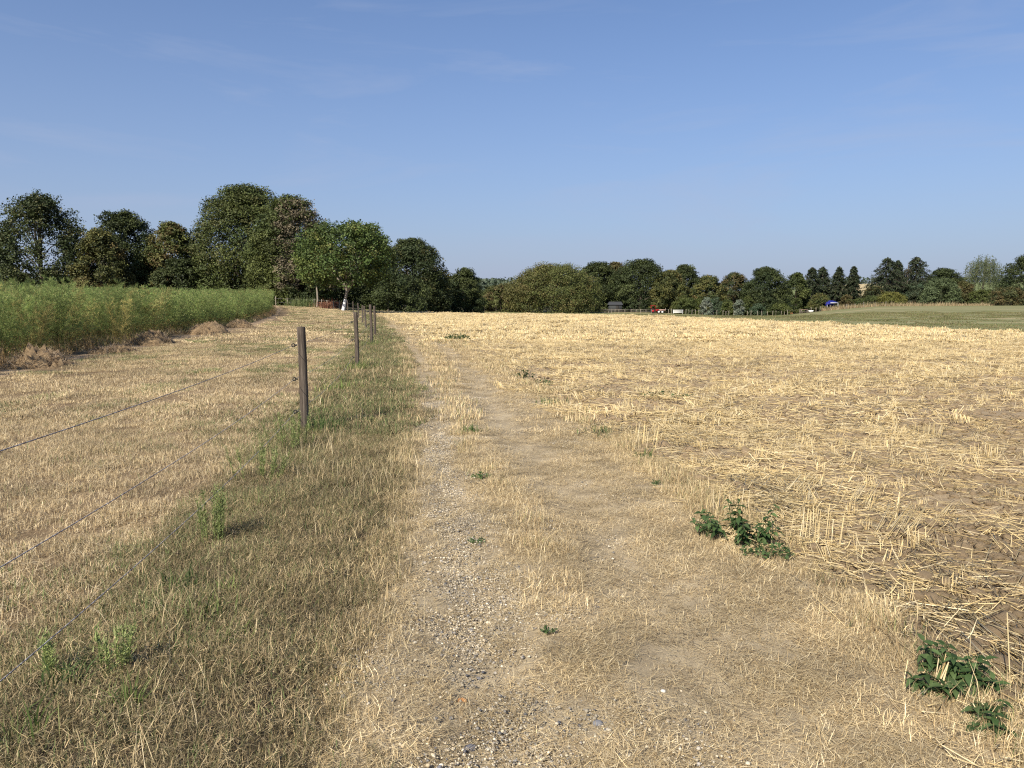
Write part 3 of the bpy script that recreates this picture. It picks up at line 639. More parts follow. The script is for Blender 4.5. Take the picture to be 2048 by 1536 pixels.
G_DK = [((.048, .062, .020), 3), ((.066, .080, .026), 2), ((.034, .048, .018), 2)]
G_MD = [((.070, .088, .024), 3), ((.090, .105, .030), 2), ((.050, .068, .022), 2)]
G_OL = [((.105, .115, .034), 3), ((.085, .10, .030), 2), ((.13, .12, .040), 1)]
G_YE = [((.125, .12, .036), 3), ((.095, .102, .032), 2), ((.15, .115, .042), 1)]
G_BR = [((.125, .095, .04), 3), ((.10, .085, .035), 2), ((.085, .09, .03), 3)]
G_LT = [((.086, .122, .030), 3), ((.062, .095, .025), 2), ((.115, .145, .038), 1)]
G_BL = [((.055, .085, .045), 3), ((.075, .10, .055), 2)]
G_SV = [((.20, .22, .17), 3), ((.15, .18, .13), 2)]

def tree(name, label, L, Rr, top, D, pal, prof='dome', cb=.06, n=9000, leaf=.40, lobes=18, open_=0.0, seed=1, patch=None, cat='tree', trunk_r=None, limbs=9, group=None, clump=26, mat=None):
    rg = np.random.default_rng(seed * 13 + 5)
    x, y, zt = at((L + Rr) / 2, top, D); zb = float(relief(x, y)) - .07
    W = (Rr - L) / 2 / 1540 * D * 1.06; H = zt - zb; leaf *= .84
    o = empty(name, (x, y, zb), label, cat, group)
    lf, cl = crown(rg, W, H * cb, H, prof, n, leaf, pal, lobes, open_, patch, clump)
    A = limb_tree(rg, (0, 0, 0), H, W, trunk_r or max(.12, .022 * H), limbs, cb, cl)
    link('trunk', A.mesh('trunk', M_BARK, True), o)
    link('crown', Acc().add(*lf).mesh('crown', mat or M_LEAF), o)
    return o

def brown_side(x0, x1, z0, z1, col, pr=.8):
    def f(rg, c, k):
        m = (c[:, 0] > x0) & (c[:, 0] < x1) & (c[:, 2] > z0) & (c[:, 2] < z1) & (rg.random(len(c)) < pr)
        k = k.copy(); k[m] = np.array(col) * (1 + rg.normal(0, .2, (m.sum(), 1))); return k
    return f
def flecks(col, pr):
    def f(rg, c, k):
        m = rg.random(len(c)) < pr; k = k.copy(); k[m] = np.array(col) * (1 + rg.normal(0, .2, (m.sum(), 1))); return k
    return f

T = tree
# left wood
T('broadleaf_tree', 'dark open-crowned tree with sky showing between its limbs, at the far left above the crop', -22, 172, 386, 120, G_DK, 'dome', .10, 9000, .40, 24, 1, 1, flecks((.10, .10, .04), .15), limbs=22, trunk_r=.38)
T('broadleaf_tree', 'dark green tree with a pointed top behind the yellowing bush', 168, 322, 424, 128, G_DK, 'egg', .06, 9000, .38, 20, 0, 2)
T('bush_tree', 'yellow-brown bushy tree in front of the pointed dark green tree', 140, 250, 458, 118, G_YE, 'dome', .05, 6500, .34, 16, 0, 3, flecks((.07, .08, .028), .35), limbs=14)
T('broadleaf_tree', 'brownish green tree between the pointed tree and the tallest tree', 282, 402, 446, 126, G_OL, 'dome', .06, 8000, .36, 18, 0, 4, flecks((.12, .09, .035), .3))
T('broadleaf_tree', 'tallest dark green domed tree of the left wood', 372, 606, 374, 128, G_MD, 'dome', .04, 22000, .36, 34, 0, 5, flecks((.10, .10, .035), .18), trunk_r=.5)
T('broadleaf_tree', 'mid green tree with a withered brown right half above the fresh green tree', 492, 668, 394, 112, G_MD, 'dome', .08, 15000, .32, 28, 0, 6, brown_side(-1.0, 9, 2.5, 14.7, (.155, .128, .080), .7), trunk_r=.4)
T('broadleaf_tree', 'dark tree standing behind the fresh green tree with the whitewashed trunk', 655, 800, 462, 135, G_DK, 'dome', .04, 9000, .38, 18, 0, 7)
T('broadleaf_tree', 'broad dark tree sloping down to the right beyond the end of the track', 748, 900, 478, 150, G_DK, 'dome', .03, 16000, .38, 26, 0, 8, flecks((.09, .085, .03), .12), trunk_r=.45)
T('broadleaf_tree', 'round dark green tree at the right end of the left wood', 886, 972, 537, 165, G_DK, 'dome', .03, 8000, .36, 18, 0, 9)
T('bush_tree', 'dark low tree filling the corner under the withered tree', 545, 650, 520, 110, G_DK, 'dome', .03, 6000, .32, 14, 0, 10)
T('bush_tree', 'dark undergrowth tree behind the crop left of the tallest tree', 300, 420, 520, 122, G_DK, 'dome', .02, 5000, .36, 14, 0, 11)
T('bush_tree', 'dark undergrowth bush right of the leaning whitewashed trunk', 700, 850, 545, 118, G_DK, 'dome', .02, 7000, .34, 16, 0, 12)

# fresh green tree with a whitewashed trunk
def white_tree():
    rg = np.random.default_rng(77); D = 88
    x, y, zb = at(688, 621, D); zb = float(gz(x, y)); zt = at(690, 447, D)[2]; H = zt - zb
    o = empty('walnut_tree', (x, y, zb), 'fresh green round tree with a whitewashed leaning trunk at the end of the fence', 'tree')
    lf, cl = crown(rg, 5.4, H * .35, H, 'round', 15000, .26, G_LT, 26, .0, flecks((.15, .16, .045), .12)); c = lf[0] + [.25, 0, 0]
    t = np.linspace(0, 1, 6)[:, None]; P = np.concatenate([t * .55 - .1, t * 0, t * 2.6], 1)
    A = Acc(); A.add(*tube(P, [.21, .175, .165, .155, .145, .135], 10), (.1, .1, .1))
    for k in range(14):
        e = cl[rg.integers(len(cl))] + [.25, 0, 0]; tt = np.linspace(0, 1, 6)[:, None]; s = P[-1] - [0, 0, rg.uniform(0, .5)]
        A.add(*tube(s + (e - s) * tt + np.array([0, 0, .5]) * np.sin(tt * 3.14), np.linspace(.10, .02, 6), 6), (.1, .1, .1))
    link('trunk', A.mesh('trunk', M_PALE, True), o)
    tt = np.linspace(0, .50, 6)[:, None]; Q = np.concatenate([tt * .55 - .1, tt * 0, tt * 2.6 + .02], 1)
    m = mat_noise('whitewash', [(.3, (.55, .53, .49)), (.5, (.80, .79, .76)), (.8, (.86, .86, .84))], scale=6, bump=.3)
    link('whitewash_band', Acc().add(*tube(Q, [.226, .198, .188, .183, .179, .176], 12, False), (.8, .8, .8)).mesh('whitewash_band', m, True), o)
    link('crown', Acc().add(c, lf[1], lf[2]).mesh('crown', M_LEAF), o)
    # thin tree left of it
    x, y, zt = at(630, 475, 95); zb = float(gz(x, y)); H = zt - zb
    o = empty('slender_tree', (x, y, zb), 'slender pale-trunked green tree left of the whitewashed tree', 'tree')
    lf, cl = crown(rg, 2.6, H * .34, H, 'round', 5000, .26, G_LT, 14, .3)
    tt = np.linspace(0, 1, 7)[:, None]; P = np.concatenate([.12 * np.sin(tt * 7), tt * 0, tt * H * .7], 1)
    A = Acc().add(*tube(P, np.linspace(.12, .04, 7), 8), (.1, .1, .1))
    for k in range(7): A.add(*tube(P[4] + (cl[rg.integers(len(cl))] - P[4]) * np.linspace(0, 1, 4)[:, None], np.linspace(.05, .015, 4), 5), (.1, .1, .1))
    link('trunk', A.mesh('trunk', M_PALE, True), o); link('crown', Acc().add(*lf).mesh('crown', M_LEAF), o)
white_tree()

# middle row beyond the field
T('bush_tree', 'low rust-brown and green tree left of the broad olive tree', 955, 1045, 570, 195, G_BR, 'dome', .02, 7000, .38, 16, 0, 21, flecks((.09, .10, .03), .4))
T('broadleaf_tree', 'broad rounded olive green tree beyond the middle of the field', 1012, 1202, 530, 190, G_OL, 'dome', .01, 20000, .36, 30, 0, 22, flecks((.13, .105, .04), .10), limbs=14, trunk_r=.5)
T('broadleaf_tree', 'dark green tree behind the right shoulder of the broad olive tree', 1142, 1250, 525, 212, G_DK, 'dome', .02, 10000, .42, 20, 0, 23)
T('broadleaf_tree', 'brown-topped tree between two dark green trees', 1190, 1270, 526, 218, G_BR, 'dome', .05, 7000, .42, 16, 0, 24)
T('broadleaf_tree', 'large dark green tree above the red tractor', 1216, 1348, 520, 210, G_DK, 'dome', .02, 14000, .42, 24, 0, 25, trunk_r=.5)
T('broadleaf_tree', 'brown and olive tree on the right flank of the large dark green tree', 1300, 1378, 541, 205, G_YE, 'dome', .05, 8000, .38, 18, 0, 26, flecks((.06, .07, .025), .4))
T('broadleaf_tree', 'dark green round-topped tree behind the brown and olive tree', 1330, 1412, 530, 222, G_DK, 'dome', .04, 8000, .42, 18, 0, 27)
T('broadleaf_tree', 'olive tree with yellow leaves above the hedge of shrubs', 1378, 1452, 551, 212, G_YE, 'dome', .05, 8000, .40, 18, 0, 28, flecks((.06, .075, .025), .35))
T('broadleaf_tree', 'brownish green two-peaked tree above the silvery shrubs', 1432, 1506, 546, 214, G_BR, 'dome', .05, 8000, .40, 16, 0, 29, flecks((.055, .07, .025), .5))
T('broadleaf_tree', 'broad dark green tree standing left of the spruces', 1484, 1582, 536, 208, G_DK, 'dome', .02, 12000, .40, 24, 0, 30, trunk_r=.45)
T('broadleaf_tree', 'mid green narrow tree between the broad dark tree and the spruces', 1566, 1622, 546, 222, G_MD, 'egg', .03, 6000, .40, 14, 0, 31)

# shrubs in front of the middle row
for i, (L, r, tp, D, pal, pf, nm) in enumerate([
    (1345, 1392, 592, 200, G_MD, 'dome', 'round dark green shrub at the left end of the hedge'),
    (1384, 1412, 597, 200, G_MD, 'dome', 'green shrub right beside the silvery pointed shrub'),
    (1402, 1424, 596, 197, G_SV, 'egg', 'silvery grey pointed shrub, the left one of two'),
    (1418, 1446, 595, 201, G_BL, 'dome', 'bluish green shrub between the two silvery shrubs'),
    (1440, 1470, 600, 200, G_MD, 'dome', 'green shrub left of the round silvery shrub'),
    (1469, 1489, 601, 197, G_SV, 'round', 'round silvery shrub on a short stem beside the fence'),
    (1484, 1508, 592, 203, G_MD, 'dome', 'tall green shrub right of the round silvery shrub'),
    (1500, 1532, 608, 201, G_BL, 'dome', 'low bluish shrub under the broad dark tree'),
    (1526, 1580, 606, 203, G_MD, 'dome', 'wide low green shrub at the right end of the hedge')]):
    T('shrub', nm, L, r, tp, D, pal, pf, .02, 2200, .30, 10, 0, 40 + i, cat='shrub', limbs=4, trunk_r=.08)

# conifers
def conifer(label, L, Rr, top, D, seed, pal=G_DK, thin=False, cb=.06):
    rg = np.random.default_rng(seed); x, y, zt = at((L + Rr) / 2, top, D); zb = float(relief(x, y)) - .07; H = zt - zb; W = (Rr - L) / 2 / 1540 * D * 1.75
    o = empty('spruce_tree', (x, y, zb), label, 'tree')
    A = Acc().add(*tube([[0, 0, 0], [.05, 0, H * .5], [0, 0, H]], [.26, .16, .02], 8), (.1, .1, .1)); B = Acc()
    nl = int(H / .42); C_, N_, K_ = [], [], []
    for i in range(nl):
        h = cb + (1 - cb) * i / nl; r = W * min(1.0, (1 - h) ** .62 * 1.0 + .03) * rg.uniform(.72, 1.1); nb = rg.integers(7, 12)
        if thin and rg.random() < .5: continue
        for b in range(nb):
            a = rg.random() * 6.28; rb = r * rg.uniform(.6, 1.1); e = np.array([math.cos(a) * rb, math.sin(a) * rb, H * h - rb * .22])
            s = np.array([0, 0, H * h + .2]); A.add(*tube([s, (s + e) / 2 + [0, 0, .1 * rb], e], [.05, .03, .01], 3, False), (.1, .1, .1))
            m = int(14 + 34 * rb / max(W, .5)) if not thin else 5; u = rg.uniform(.1, 1.08, m)[:, None] ** .7; c = s + (e - s) * u + rg.normal(0, .16, (m, 3)) - [0, 0, .14] * u
            C_.append(c); N_.append(rg.normal(0, .5, (m, 3)) + [0, 0, .8]); K_.append(np.repeat(pick(rg, pal, 1, .15), m, 0) * (1 + rg.normal(0, .12, (m, 1))))
    c = np.concatenate(C_); n = len(c)
    B.add(*leaves(rg, c, np.concatenate(N_), rg.uniform(.36, .66, n), rg.uniform(.20, .34, n), np.clip(np.concatenate(K_), .005, 1), -.15))
    link('trunk', A.mesh('trunk', M_BARK, True), o); link('crown', B.mesh('crown', M_LEAF), o); return o
G_CF = [((.040, .055, .026), 3), ((.055, .066, .032), 2), ((.034, .047, .026), 2)]
G_CB = [((.085, .075, .045), 2), ((.055, .06, .03), 2)]
conifer('dark spruce, leftmost of the spruce row', 1604, 1646, 534, 228, 61, G_CF)
conifer('dark spruce crowding the right side of the leftmost spruce', 1624, 1668, 533, 234, 62, G_CF)
conifer('narrow dark spruce behind the blue canopy', 1660, 1698, 533, 230, 63, G_CF)
conifer('thin spruce with a gap of far field to its right', 1692, 1724, 532, 226, 64, G_CF)
conifer('broad dark spruce above the round yellow-green bush', 1738, 1812, 515, 228, 65, G_CF)
conifer('spruce top leaning against the broad spruce', 1776, 1816, 520, 236, 66, G_CF)
conifer('half bare greyish spruce between the two broad spruces', 1804, 1830, 523, 230, 67, G_CB, True)
conifer('tall broad spruce with a ragged right side', 1800, 1868, 513, 232, 68, G_CF)
T('broadleaf_tree', 'wide dark tree with a level top behind the green bush', 1842, 1932, 538, 246, G_DK, 'dome', .03, 10000, .44, 22, 0, 70)
T('broadleaf_tree', 'dark tree at the foot of the tall broad spruce', 1802, 1862, 566, 226, G_BL, 'dome', .02, 5000, .38, 14, 0, 71, flecks((.05, .06, .03), .5))
T('bush_tree', 'large rounded green bush on the meadow edge', 1846, 1922, 557, 220, [((.085, .11, .045), 3), ((.10, .13, .06), 2)], 'dome', .02, 8000, .36, 18, 0, 72)
T('bush_tree', 'brown withered bush beside the large green bush', 1908, 1950, 562, 222, G_BR, 'dome', .02, 5000, .36, 14, 0, 73)
T('shrub', 'round yellow-green bush under the spruce trunks', 1757, 1812, 585, 216, [((.15, .145, .035), 3), ((.12, .125, .03), 2)], 'dome', .02, 4000, .30, 12, 0, 74, cat='shrub', limbs=4, trunk_r=.1)
T('shrub', 'low dark green shrub left of the yellow-green bush', 1722, 1762, 592, 219, G_MD, 'dome', .02, 2500, .30, 10, 0, 75, cat='shrub', limbs=4, trunk_r=.08)
T('bush_tree', 'brown and dark green low tree under the broad spruce', 1726, 1772, 573, 224, G_BR, 'dome', .02, 4000, .36, 12, 0, 76, flecks((.04, .05, .02), .55))
T('shrub', 'yellow and green shrub left of the blue canopy', 1618, 1662, 588, 214, G_YE, 'dome', .05, 3000, .30, 12, 0, 77, flecks((.07, .09, .03), .4), cat='shrub', limbs=5, trunk_r=.08)
T('shrub', 'brownish shrub right of the blue canopy', 1682, 1708, 590, 217, G_BR, 'egg', .02, 2000, .30, 10, 0, 78, cat='shrub', limbs=4, trunk_r=.08)
T('shrub', 'bright green low shrub below the thin spruce', 1704, 1732, 597, 218, G_MD, 'dome', .02, 1800, .28, 10, 0, 79, cat='shrub', limbs=4, trunk_r=.08)
T('shrub', 'small green shrub behind the picnic table', 1578, 1606, 597, 216, G_MD, 'dome', .02, 1800, .28, 10, 0, 80, cat='shrub', limbs=4, trunk_r=.08)
T('broadleaf_tree', 'dark leafy tree at the right edge with knobbly outline', 2002, 2110, 510, 215, G_DK, 'dome', .06, 12000, .40, 26, 1, 81, limbs=16)
T('bush_tree', 'brownish green bush at the right edge under the dark tree', 1984, 2050, 575, 208, G_BR, 'dome', .02, 6000, .34, 16, 0, 82, flecks((.06, .07, .028), .45))
T('bush_tree', 'dark green hedge bush below the weeping tree', 1938, 1992, 580, 218, G_MD, 'dome', .02, 4500, .34, 14, 0, 83)

# weeping tree
def weeping():
    rg = np.random.default_rng(91); D = 225; x, y, zt = at(1968, 512, D); zb = float(relief(x, y)) - .07; H = zt - zb
    o = empty('weeping_birch', (x, y, zb), 'tall weeping birch with drooping strands, taller than its neighbours', 'tree')
    W = 5.0; ns = 210; a = rg.random(ns) * 6.28; r = W * np.sqrt(rg.random(ns)); top = H * (1 - .20 * (r / W) ** 2) - rg.uniform(0, 2.2, ns); L = rg.uniform(2, 6.0, ns) + (rg.random(ns) < .3) * 3.5
    A = limb_tree(rg, (0, 0, 0), H * 1.2, W, .28, 14, .3, np.stack([np.cos(a) * r, np.sin(a) * r, top], -1)); B = Acc()
    C_, K_ = [], []
    for i in range(ns):
        m = int(L[i] * 9); u = rg.random(m); c = np.stack([np.cos(a[i]) * r[i] + .25 * np.cos(a[i]) * u * 2, np.sin(a[i]) * r[i] + 0 * u, top[i] - u * L[i] + .6 * np.exp(-u * 6)], -1) + rg.normal(0, .17, (m, 3))
        C_.append(c); K_.append(np.repeat(pick(rg, [((.095, .115, .05), 3), ((.12, .13, .065), 2), ((.07, .09, .04), 2)], 1, .15), m, 0))
    c = np.concatenate(C_); n = len(c); nr = rg.normal(0, 1, (n, 3)) * [1, 1, .25]
    B.add(*leaves(rg, c, nr, rg.uniform(.2, .42, n), rg.uniform(.12, .2, n), np.concatenate(K_)))
    link('trunk', A.mesh('trunk', M_BARK, True), o); link('crown', B.mesh('crown', M_LEAF), o)
weeping()

# undergrowth that closes the foot of the woods, and the far wood on the hills
def leaf_band(name, label, pts, hts, n, leaf, pal, depth, seed, kind='stuff'):
    rg = np.random.default_rng(seed); pts = np.array(pts, float); hts = np.array(hts, float); u = rg.random(n) * (len(pts) - 1); i = u.astype(int); f = (u - i)[:, None]
    p = pts[i] * (1 - f) + pts[i + 1] * f; h = hts[i] * (1 - f[:, 0]) + hts[i + 1] * f[:, 0]
    p[:, 1] += rg.uniform(0, depth, n); bump = .55 + .75 * fbm(p[:, 0], p[:, 1], leaf * 14, seed, 2)
    z = relief(p[:, 0], p[:, 1]) + h * bump * rg.random(n) ** .7
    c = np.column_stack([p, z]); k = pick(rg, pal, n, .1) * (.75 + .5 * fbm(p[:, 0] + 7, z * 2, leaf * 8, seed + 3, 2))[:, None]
    s = leaf * rg.uniform(.7, 1.3, n)
    link(name, Acc().add(*leaves(rg, c, rg.normal(0, .7, (n, 3)) + [0, -.5, .5], s, s * .65, k)).mesh(name, M_LEAF), label=label, cat='undergrowth' if 'under' in name else 'woodland', kind=kind)
def pxp(px, D): x, y, z = at(px, 600, D); return (x, y)
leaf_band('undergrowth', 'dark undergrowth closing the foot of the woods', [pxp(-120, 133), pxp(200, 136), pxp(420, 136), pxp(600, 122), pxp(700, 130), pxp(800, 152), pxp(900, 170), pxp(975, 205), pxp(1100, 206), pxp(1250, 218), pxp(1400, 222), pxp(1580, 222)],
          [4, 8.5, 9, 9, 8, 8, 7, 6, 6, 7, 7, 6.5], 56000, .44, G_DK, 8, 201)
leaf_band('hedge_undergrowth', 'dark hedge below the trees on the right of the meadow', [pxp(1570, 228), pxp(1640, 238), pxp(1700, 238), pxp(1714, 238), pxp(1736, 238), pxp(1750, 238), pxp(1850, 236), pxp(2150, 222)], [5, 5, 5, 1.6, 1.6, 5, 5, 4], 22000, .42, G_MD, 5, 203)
leaf_band('far_wood', 'far bluish wood along the hilltop', [pxp(-500, 900), pxp(100, 930), pxp(500, 930), pxp(900, 700), pxp(1010, 640), pxp(1200, 900), pxp(1700, 920), pxp(2500, 900)], [10, 11, 12, 17, 17, 12, 9, 10], 22000, 3.2, [((.055, .075, .05), 2), ((.07, .09, .055), 1)], 60, 205)

# ------------------------------------------------------------------ fence along the track
def post_mesh(rng, h, r, n=18, rings=14, name='post'):
    t = np.linspace(0, 1, rings); t = np.concatenate([t, [1.0, 1.0]]); a = np.linspace(0, 2 * np.pi, n, endpoint=False)
    groove = np.where(rng.random(n) < .25, -.13, 0) + rng.normal(0, .03, n)
    wob = 1 + groove[None] + rng.normal(0, .008, (len(t), n)); rr = r * (1.04 - .08 * t); rr[0] *= 1.03; rr[-2] *= .93; rr[-1] *= .45
    z = t * (h + .3) - .3; z[-2] += .007; z[-1] += .009
    V = np.stack([np.cos(a)[None] * rr[:, None] * wob + .012 * np.sin(t * 3)[:, None], np.sin(a)[None] * rr[:, None] * wob, np.repeat(z[:, None], n, 1)], -1).reshape(-1, 3)
    i = np.arange(len(t) - 1)[:, None] * n; j = np.arange(n)[None]
    F = np.stack([i + j, i + (j + 1) % n, i + n + (j + 1) % n, i + n + j], -1).reshape(-1, 4); F = np.concatenate([F[:, [0, 1, 2]], F[:, [0, 2, 3]]])
    k = (len(t) - 1) * n; V = np.concatenate([V, [[0, 0, z[-1]]]]); F = np.concatenate([F, np.stack([k + np.arange(n), k + (np.arange(n) + 1) % n, np.full(n, len(V) - 1)], -1)])
    return make_mesh(name, V, F, M_POST, None, True)
def insulator_mesh():
    A = Acc(); A.add(*tube([[0, 0, 0], [-.028, 0, 0]], [.008, .007], 8), (0, 0, 0))
    a = np.linspace(0, 2 * np.pi, 17); A.add(*tube(np.stack([-.044 + .018 * np.cos(a), 0 * a, .018 * np.sin(a)], -1), .0065, 8, False), (0, 0, 0))
    return A.mesh('insulator', M_BLACK, True)
def track_fence():
    rg = np.random.default_rng(5)
    pts = [(-1.56, .75), (-2.48, 9.06), (-3.51, 17.39), (-4.80, 26.3), (-5.95, 33.4)]
    for px, D in ((731, 42), (724.5, 50), (716.5, 62), (706, 74), (695, 85)): x, y, z = at(px, 620, D); pts.append((x, y))
    hs = [1.25, 1.25, 1.26, 1.36, 1.26, 1.22, 1.2, 1.25, 1.25, 1.2]
    f = empty('wire_fence', (pts[1][0], pts[1][1], float(gz(*pts[1]))), 'wire fence of dark round posts beside the farm track', 'fence')
    base = mathutils.Vector(f.location); ins = insulator_mesh(); meshes = [post_mesh(rg, 1.25, .05) for _ in range(3)]; hk = (1.04, .64, .25); knots = []
    for i, ((x, y), h) in enumerate(zip(pts, hs)):
        z = float(gz(x, y)); p = link('post', meshes[i % 3], f, mathutils.Vector((x, y, z)) - base); p.scale = (1, 1, h / 1.25)
        dx, dy = np.array(pts[min(i + 1, len(pts) - 1)]) - np.array(pts[max(i - 1, 0)]); ang = math.atan2(dy, dx) - math.pi / 2
        p.rotation_euler = (rg.normal(0, .02) * (i != 1), rg.normal(0, .02) * (i != 1), ang); ks = []
        for k in hk:
            q = link('insulator', ins, p, (-.048, 0, k)); q.scale = (1, 1, 1.25 / h)
            ks.append((x - .092 * math.cos(ang), y - .092 * math.sin(ang), z + k * h / 1.25))
        knots.append(ks)
    for k in range(3):
        P = []
        for i in range(len(knots) - 1):
            a, b = np.array(knots[i][k]), np.array(knots[i + 1][k]); t = np.linspace(0, 1, 17)[:-1, None]
            sag = .05 + .03 * k; P.append(a + (b - a) * t - np.array([0, 0, 1]) * sag * 4 * t * (1 - t))
        P.append([knots[-1][k]]); P = np.concatenate(P) - np.array(base)
        link('wire', Acc().add(*tube(P, .0026, 5, False), (.1, .1, .1)).mesh('wire', M_WIRE, True), f)
track_fence()

def simple_fence(name, label, pts, h, r, wires, mat, wr=.006, seed=1, jitter=.08, rails=False):
    rg = np.random.default_rng(seed); z0 = float(relief(*pts[0])); f = empty(name, (pts[0][0], pts[0][1], z0), label, 'fence'); base = np.array([pts[0][0], pts[0][1], z0])
    me = Acc().add(*tube([[0, 0, -.25], [0, 0, h * .5], [0, 0, h]], [r, r, r * .95], 7), (.1, .1, .1)).mesh('post', mat)
    tops = []
    for x, y in pts:
        z = float(relief(x, y)); o = link('post', me, f, np.array([x, y, z]) - base); o.scale = (1, 1, 1 + rg.normal(0, jitter)); o.rotation_euler = (rg.normal(0, .03), rg.normal(0, .03), rg.random() * 6)
        tops.append([x, y, z])
    tops = np.array(tops) - base
    for k in wires: 
        if rails:
            for i in range(len(tops) - 1):
                link('rail', Acc().add(*tube([tops[i] + [0, -.05, k], tops[i + 1] + [0, -.05, k + .001]], wr, 6), (.1, .1, .1)).mesh('rail', mat), f)
        else: link('wire', Acc().add(*tube(tops + [0, 0, k], wr, 4, False), (.1, .1, .1)).mesh('wire', M_WIRE), f)
    return f
def pline(specs): return [at(px, 620, D)[:2] for px, D in specs]
simple_fence('stock_fence', 'dark wire stock fence in the shade at the far end of the mown meadow', pline([(552, 100), (576, 99), (595, 98), (614, 97), (629, 96), (643, 94), (655, 93), (667, 92), (679, 90)]), 1.05, .05, (.95, .5), M_PALE, .008, 3)
fp = [(792, 200), (800, 200), (808, 199), (817, 199), (828, 198), (838, 198), (850, 197), (862, 197), (874, 196), (887, 196), (900, 195), (914, 195), (935, 194), (956, 194), (980, 193), (1002, 193), (1021, 192), (1041, 192), (1060, 191), (1079, 190), (1098, 189), (1112, 189), (1118, 190), (1131, 190), (1136, 190), (1150, 190), (1153, 191), (1167, 191), (1171, 191), (1184, 192), (1187, 192)]
simple_fence('post_fence', 'line of thin pale posts behind the far edge of the stubble', pline(fp), 1.3, .055, (1.1, .6), M_PALE, .006, 4)
simple_fence('paddock_fence', 'pale rail fence in front of the grey shed', pline([(1195, 190), (1204, 190), (1210, 190), (1217, 190), (1223, 190), (1230, 190), (1238, 190), (1250, 190), (1262, 191), (1272, 191), (1281, 191), (1292, 191), (1303, 192)]), 1.0, .06, (.85, .5), M_PALE, .05, 5, .04, True)
fp = [(1330, 196), (1337, 196), (1343, 196), (1372, 197), (1378, 197), (1384, 197), (1391, 197), (1398, 197), (1405, 197), (1413, 198), (1420, 198), (1427, 198), (1434, 198), (1446, 198), (1452, 198), (1458, 198), (1467, 198), (1474, 198), (1480, 198), (1488, 198), (1495, 199), (1502, 199), (1515, 199), (1524, 199), (1535, 199), (1546, 200), (1552, 200), (1558, 200), (1563, 200), (1569, 200), (1575, 200), (1600, 201), (1622, 202), (1632, 202), (1640, 203), (1660, 204), (1676, 205), (1692, 206), (1710, 207), (1727, 208), (1750, 209), (1771, 209)]
simple_fence('post_fence', 'line of pale posts in front of the shrubs, climbing the meadow edge', pline(fp), 1.25, .055, (1.05,), M_PALE, .006, 6)

# saplings with stakes behind the far edge
for i, (px, tp, wd, D, lab) in enumerate([(866, 592, 11, 192, 'narrow drooping sapling, leftmost of the row in front of the dark wood'), (881, 600, 9, 193, 'small thin sapling between the two fuller saplings'), (896, 593, 14, 190, 'rounded yellow-green sapling in front of the dark wood'),
                                    (919, 590, 13, 190, 'tallest pale green sapling in front of the round dark tree'), (969, 596, 10, 190, 'pale sapling in front of the rust-brown tree, left one'), (992, 593, 10, 190, 'pale sapling in front of the rust-brown tree, right one')]):
    T('sapling', lab, px - wd / 2 - 2, px + wd / 2 + 2, tp, D, [((.13, .15, .05), 2), ((.16, .17, .065), 2)], 'egg', .38, 330, .24, 7, .5, 300 + i, cat='tree', limbs=5, trunk_r=.06, clump=11)

# ------------------------------------------------------------------ small things far off beyond the field
def box(A, c, s, col=(.1, .1, .1), bev=.0):
    c = np.array(c, float); s = np.array(s, float) / 2
    V = np.array([[-1, -1, -1], [1, -1, -1], [1, 1, -1], [-1, 1, -1], [-1, -1, 1], [1, -1, 1], [1, 1, 1], [-1, 1, 1]]) * s + c
    return A.add(V, [[0, 3, 2, 1], [4, 5, 6, 7], [0, 1, 5, 4], [1, 2, 6, 5], [2, 3, 7, 6], [3, 0, 4, 7]], col)
def boxes(lst):
    A = Acc()
    for c, s in lst: box(A, c, s)
    return A
def wheel_mesh(r, w_, mat, name):
    a = np.linspace(0, 2 * np.pi, 17); A = Acc(); A.add(*tube(np.stack([(r - w_ / 2) * np.cos(a), 0 * a, (r - w_ / 2) * np.sin(a)], -1), w_ / 2, 8, False), (.1, .1, .1)); return A.mesh(name, mat, True)
def disc_mesh(r, th, mat, name): return Acc().add(*tube([[0, -th / 2, 0], [0, -th / 2 + .001, 0], [0, th / 2, 0]], [.01, r, r], 14), (.1, .1, .1)).mesh(name, mat)
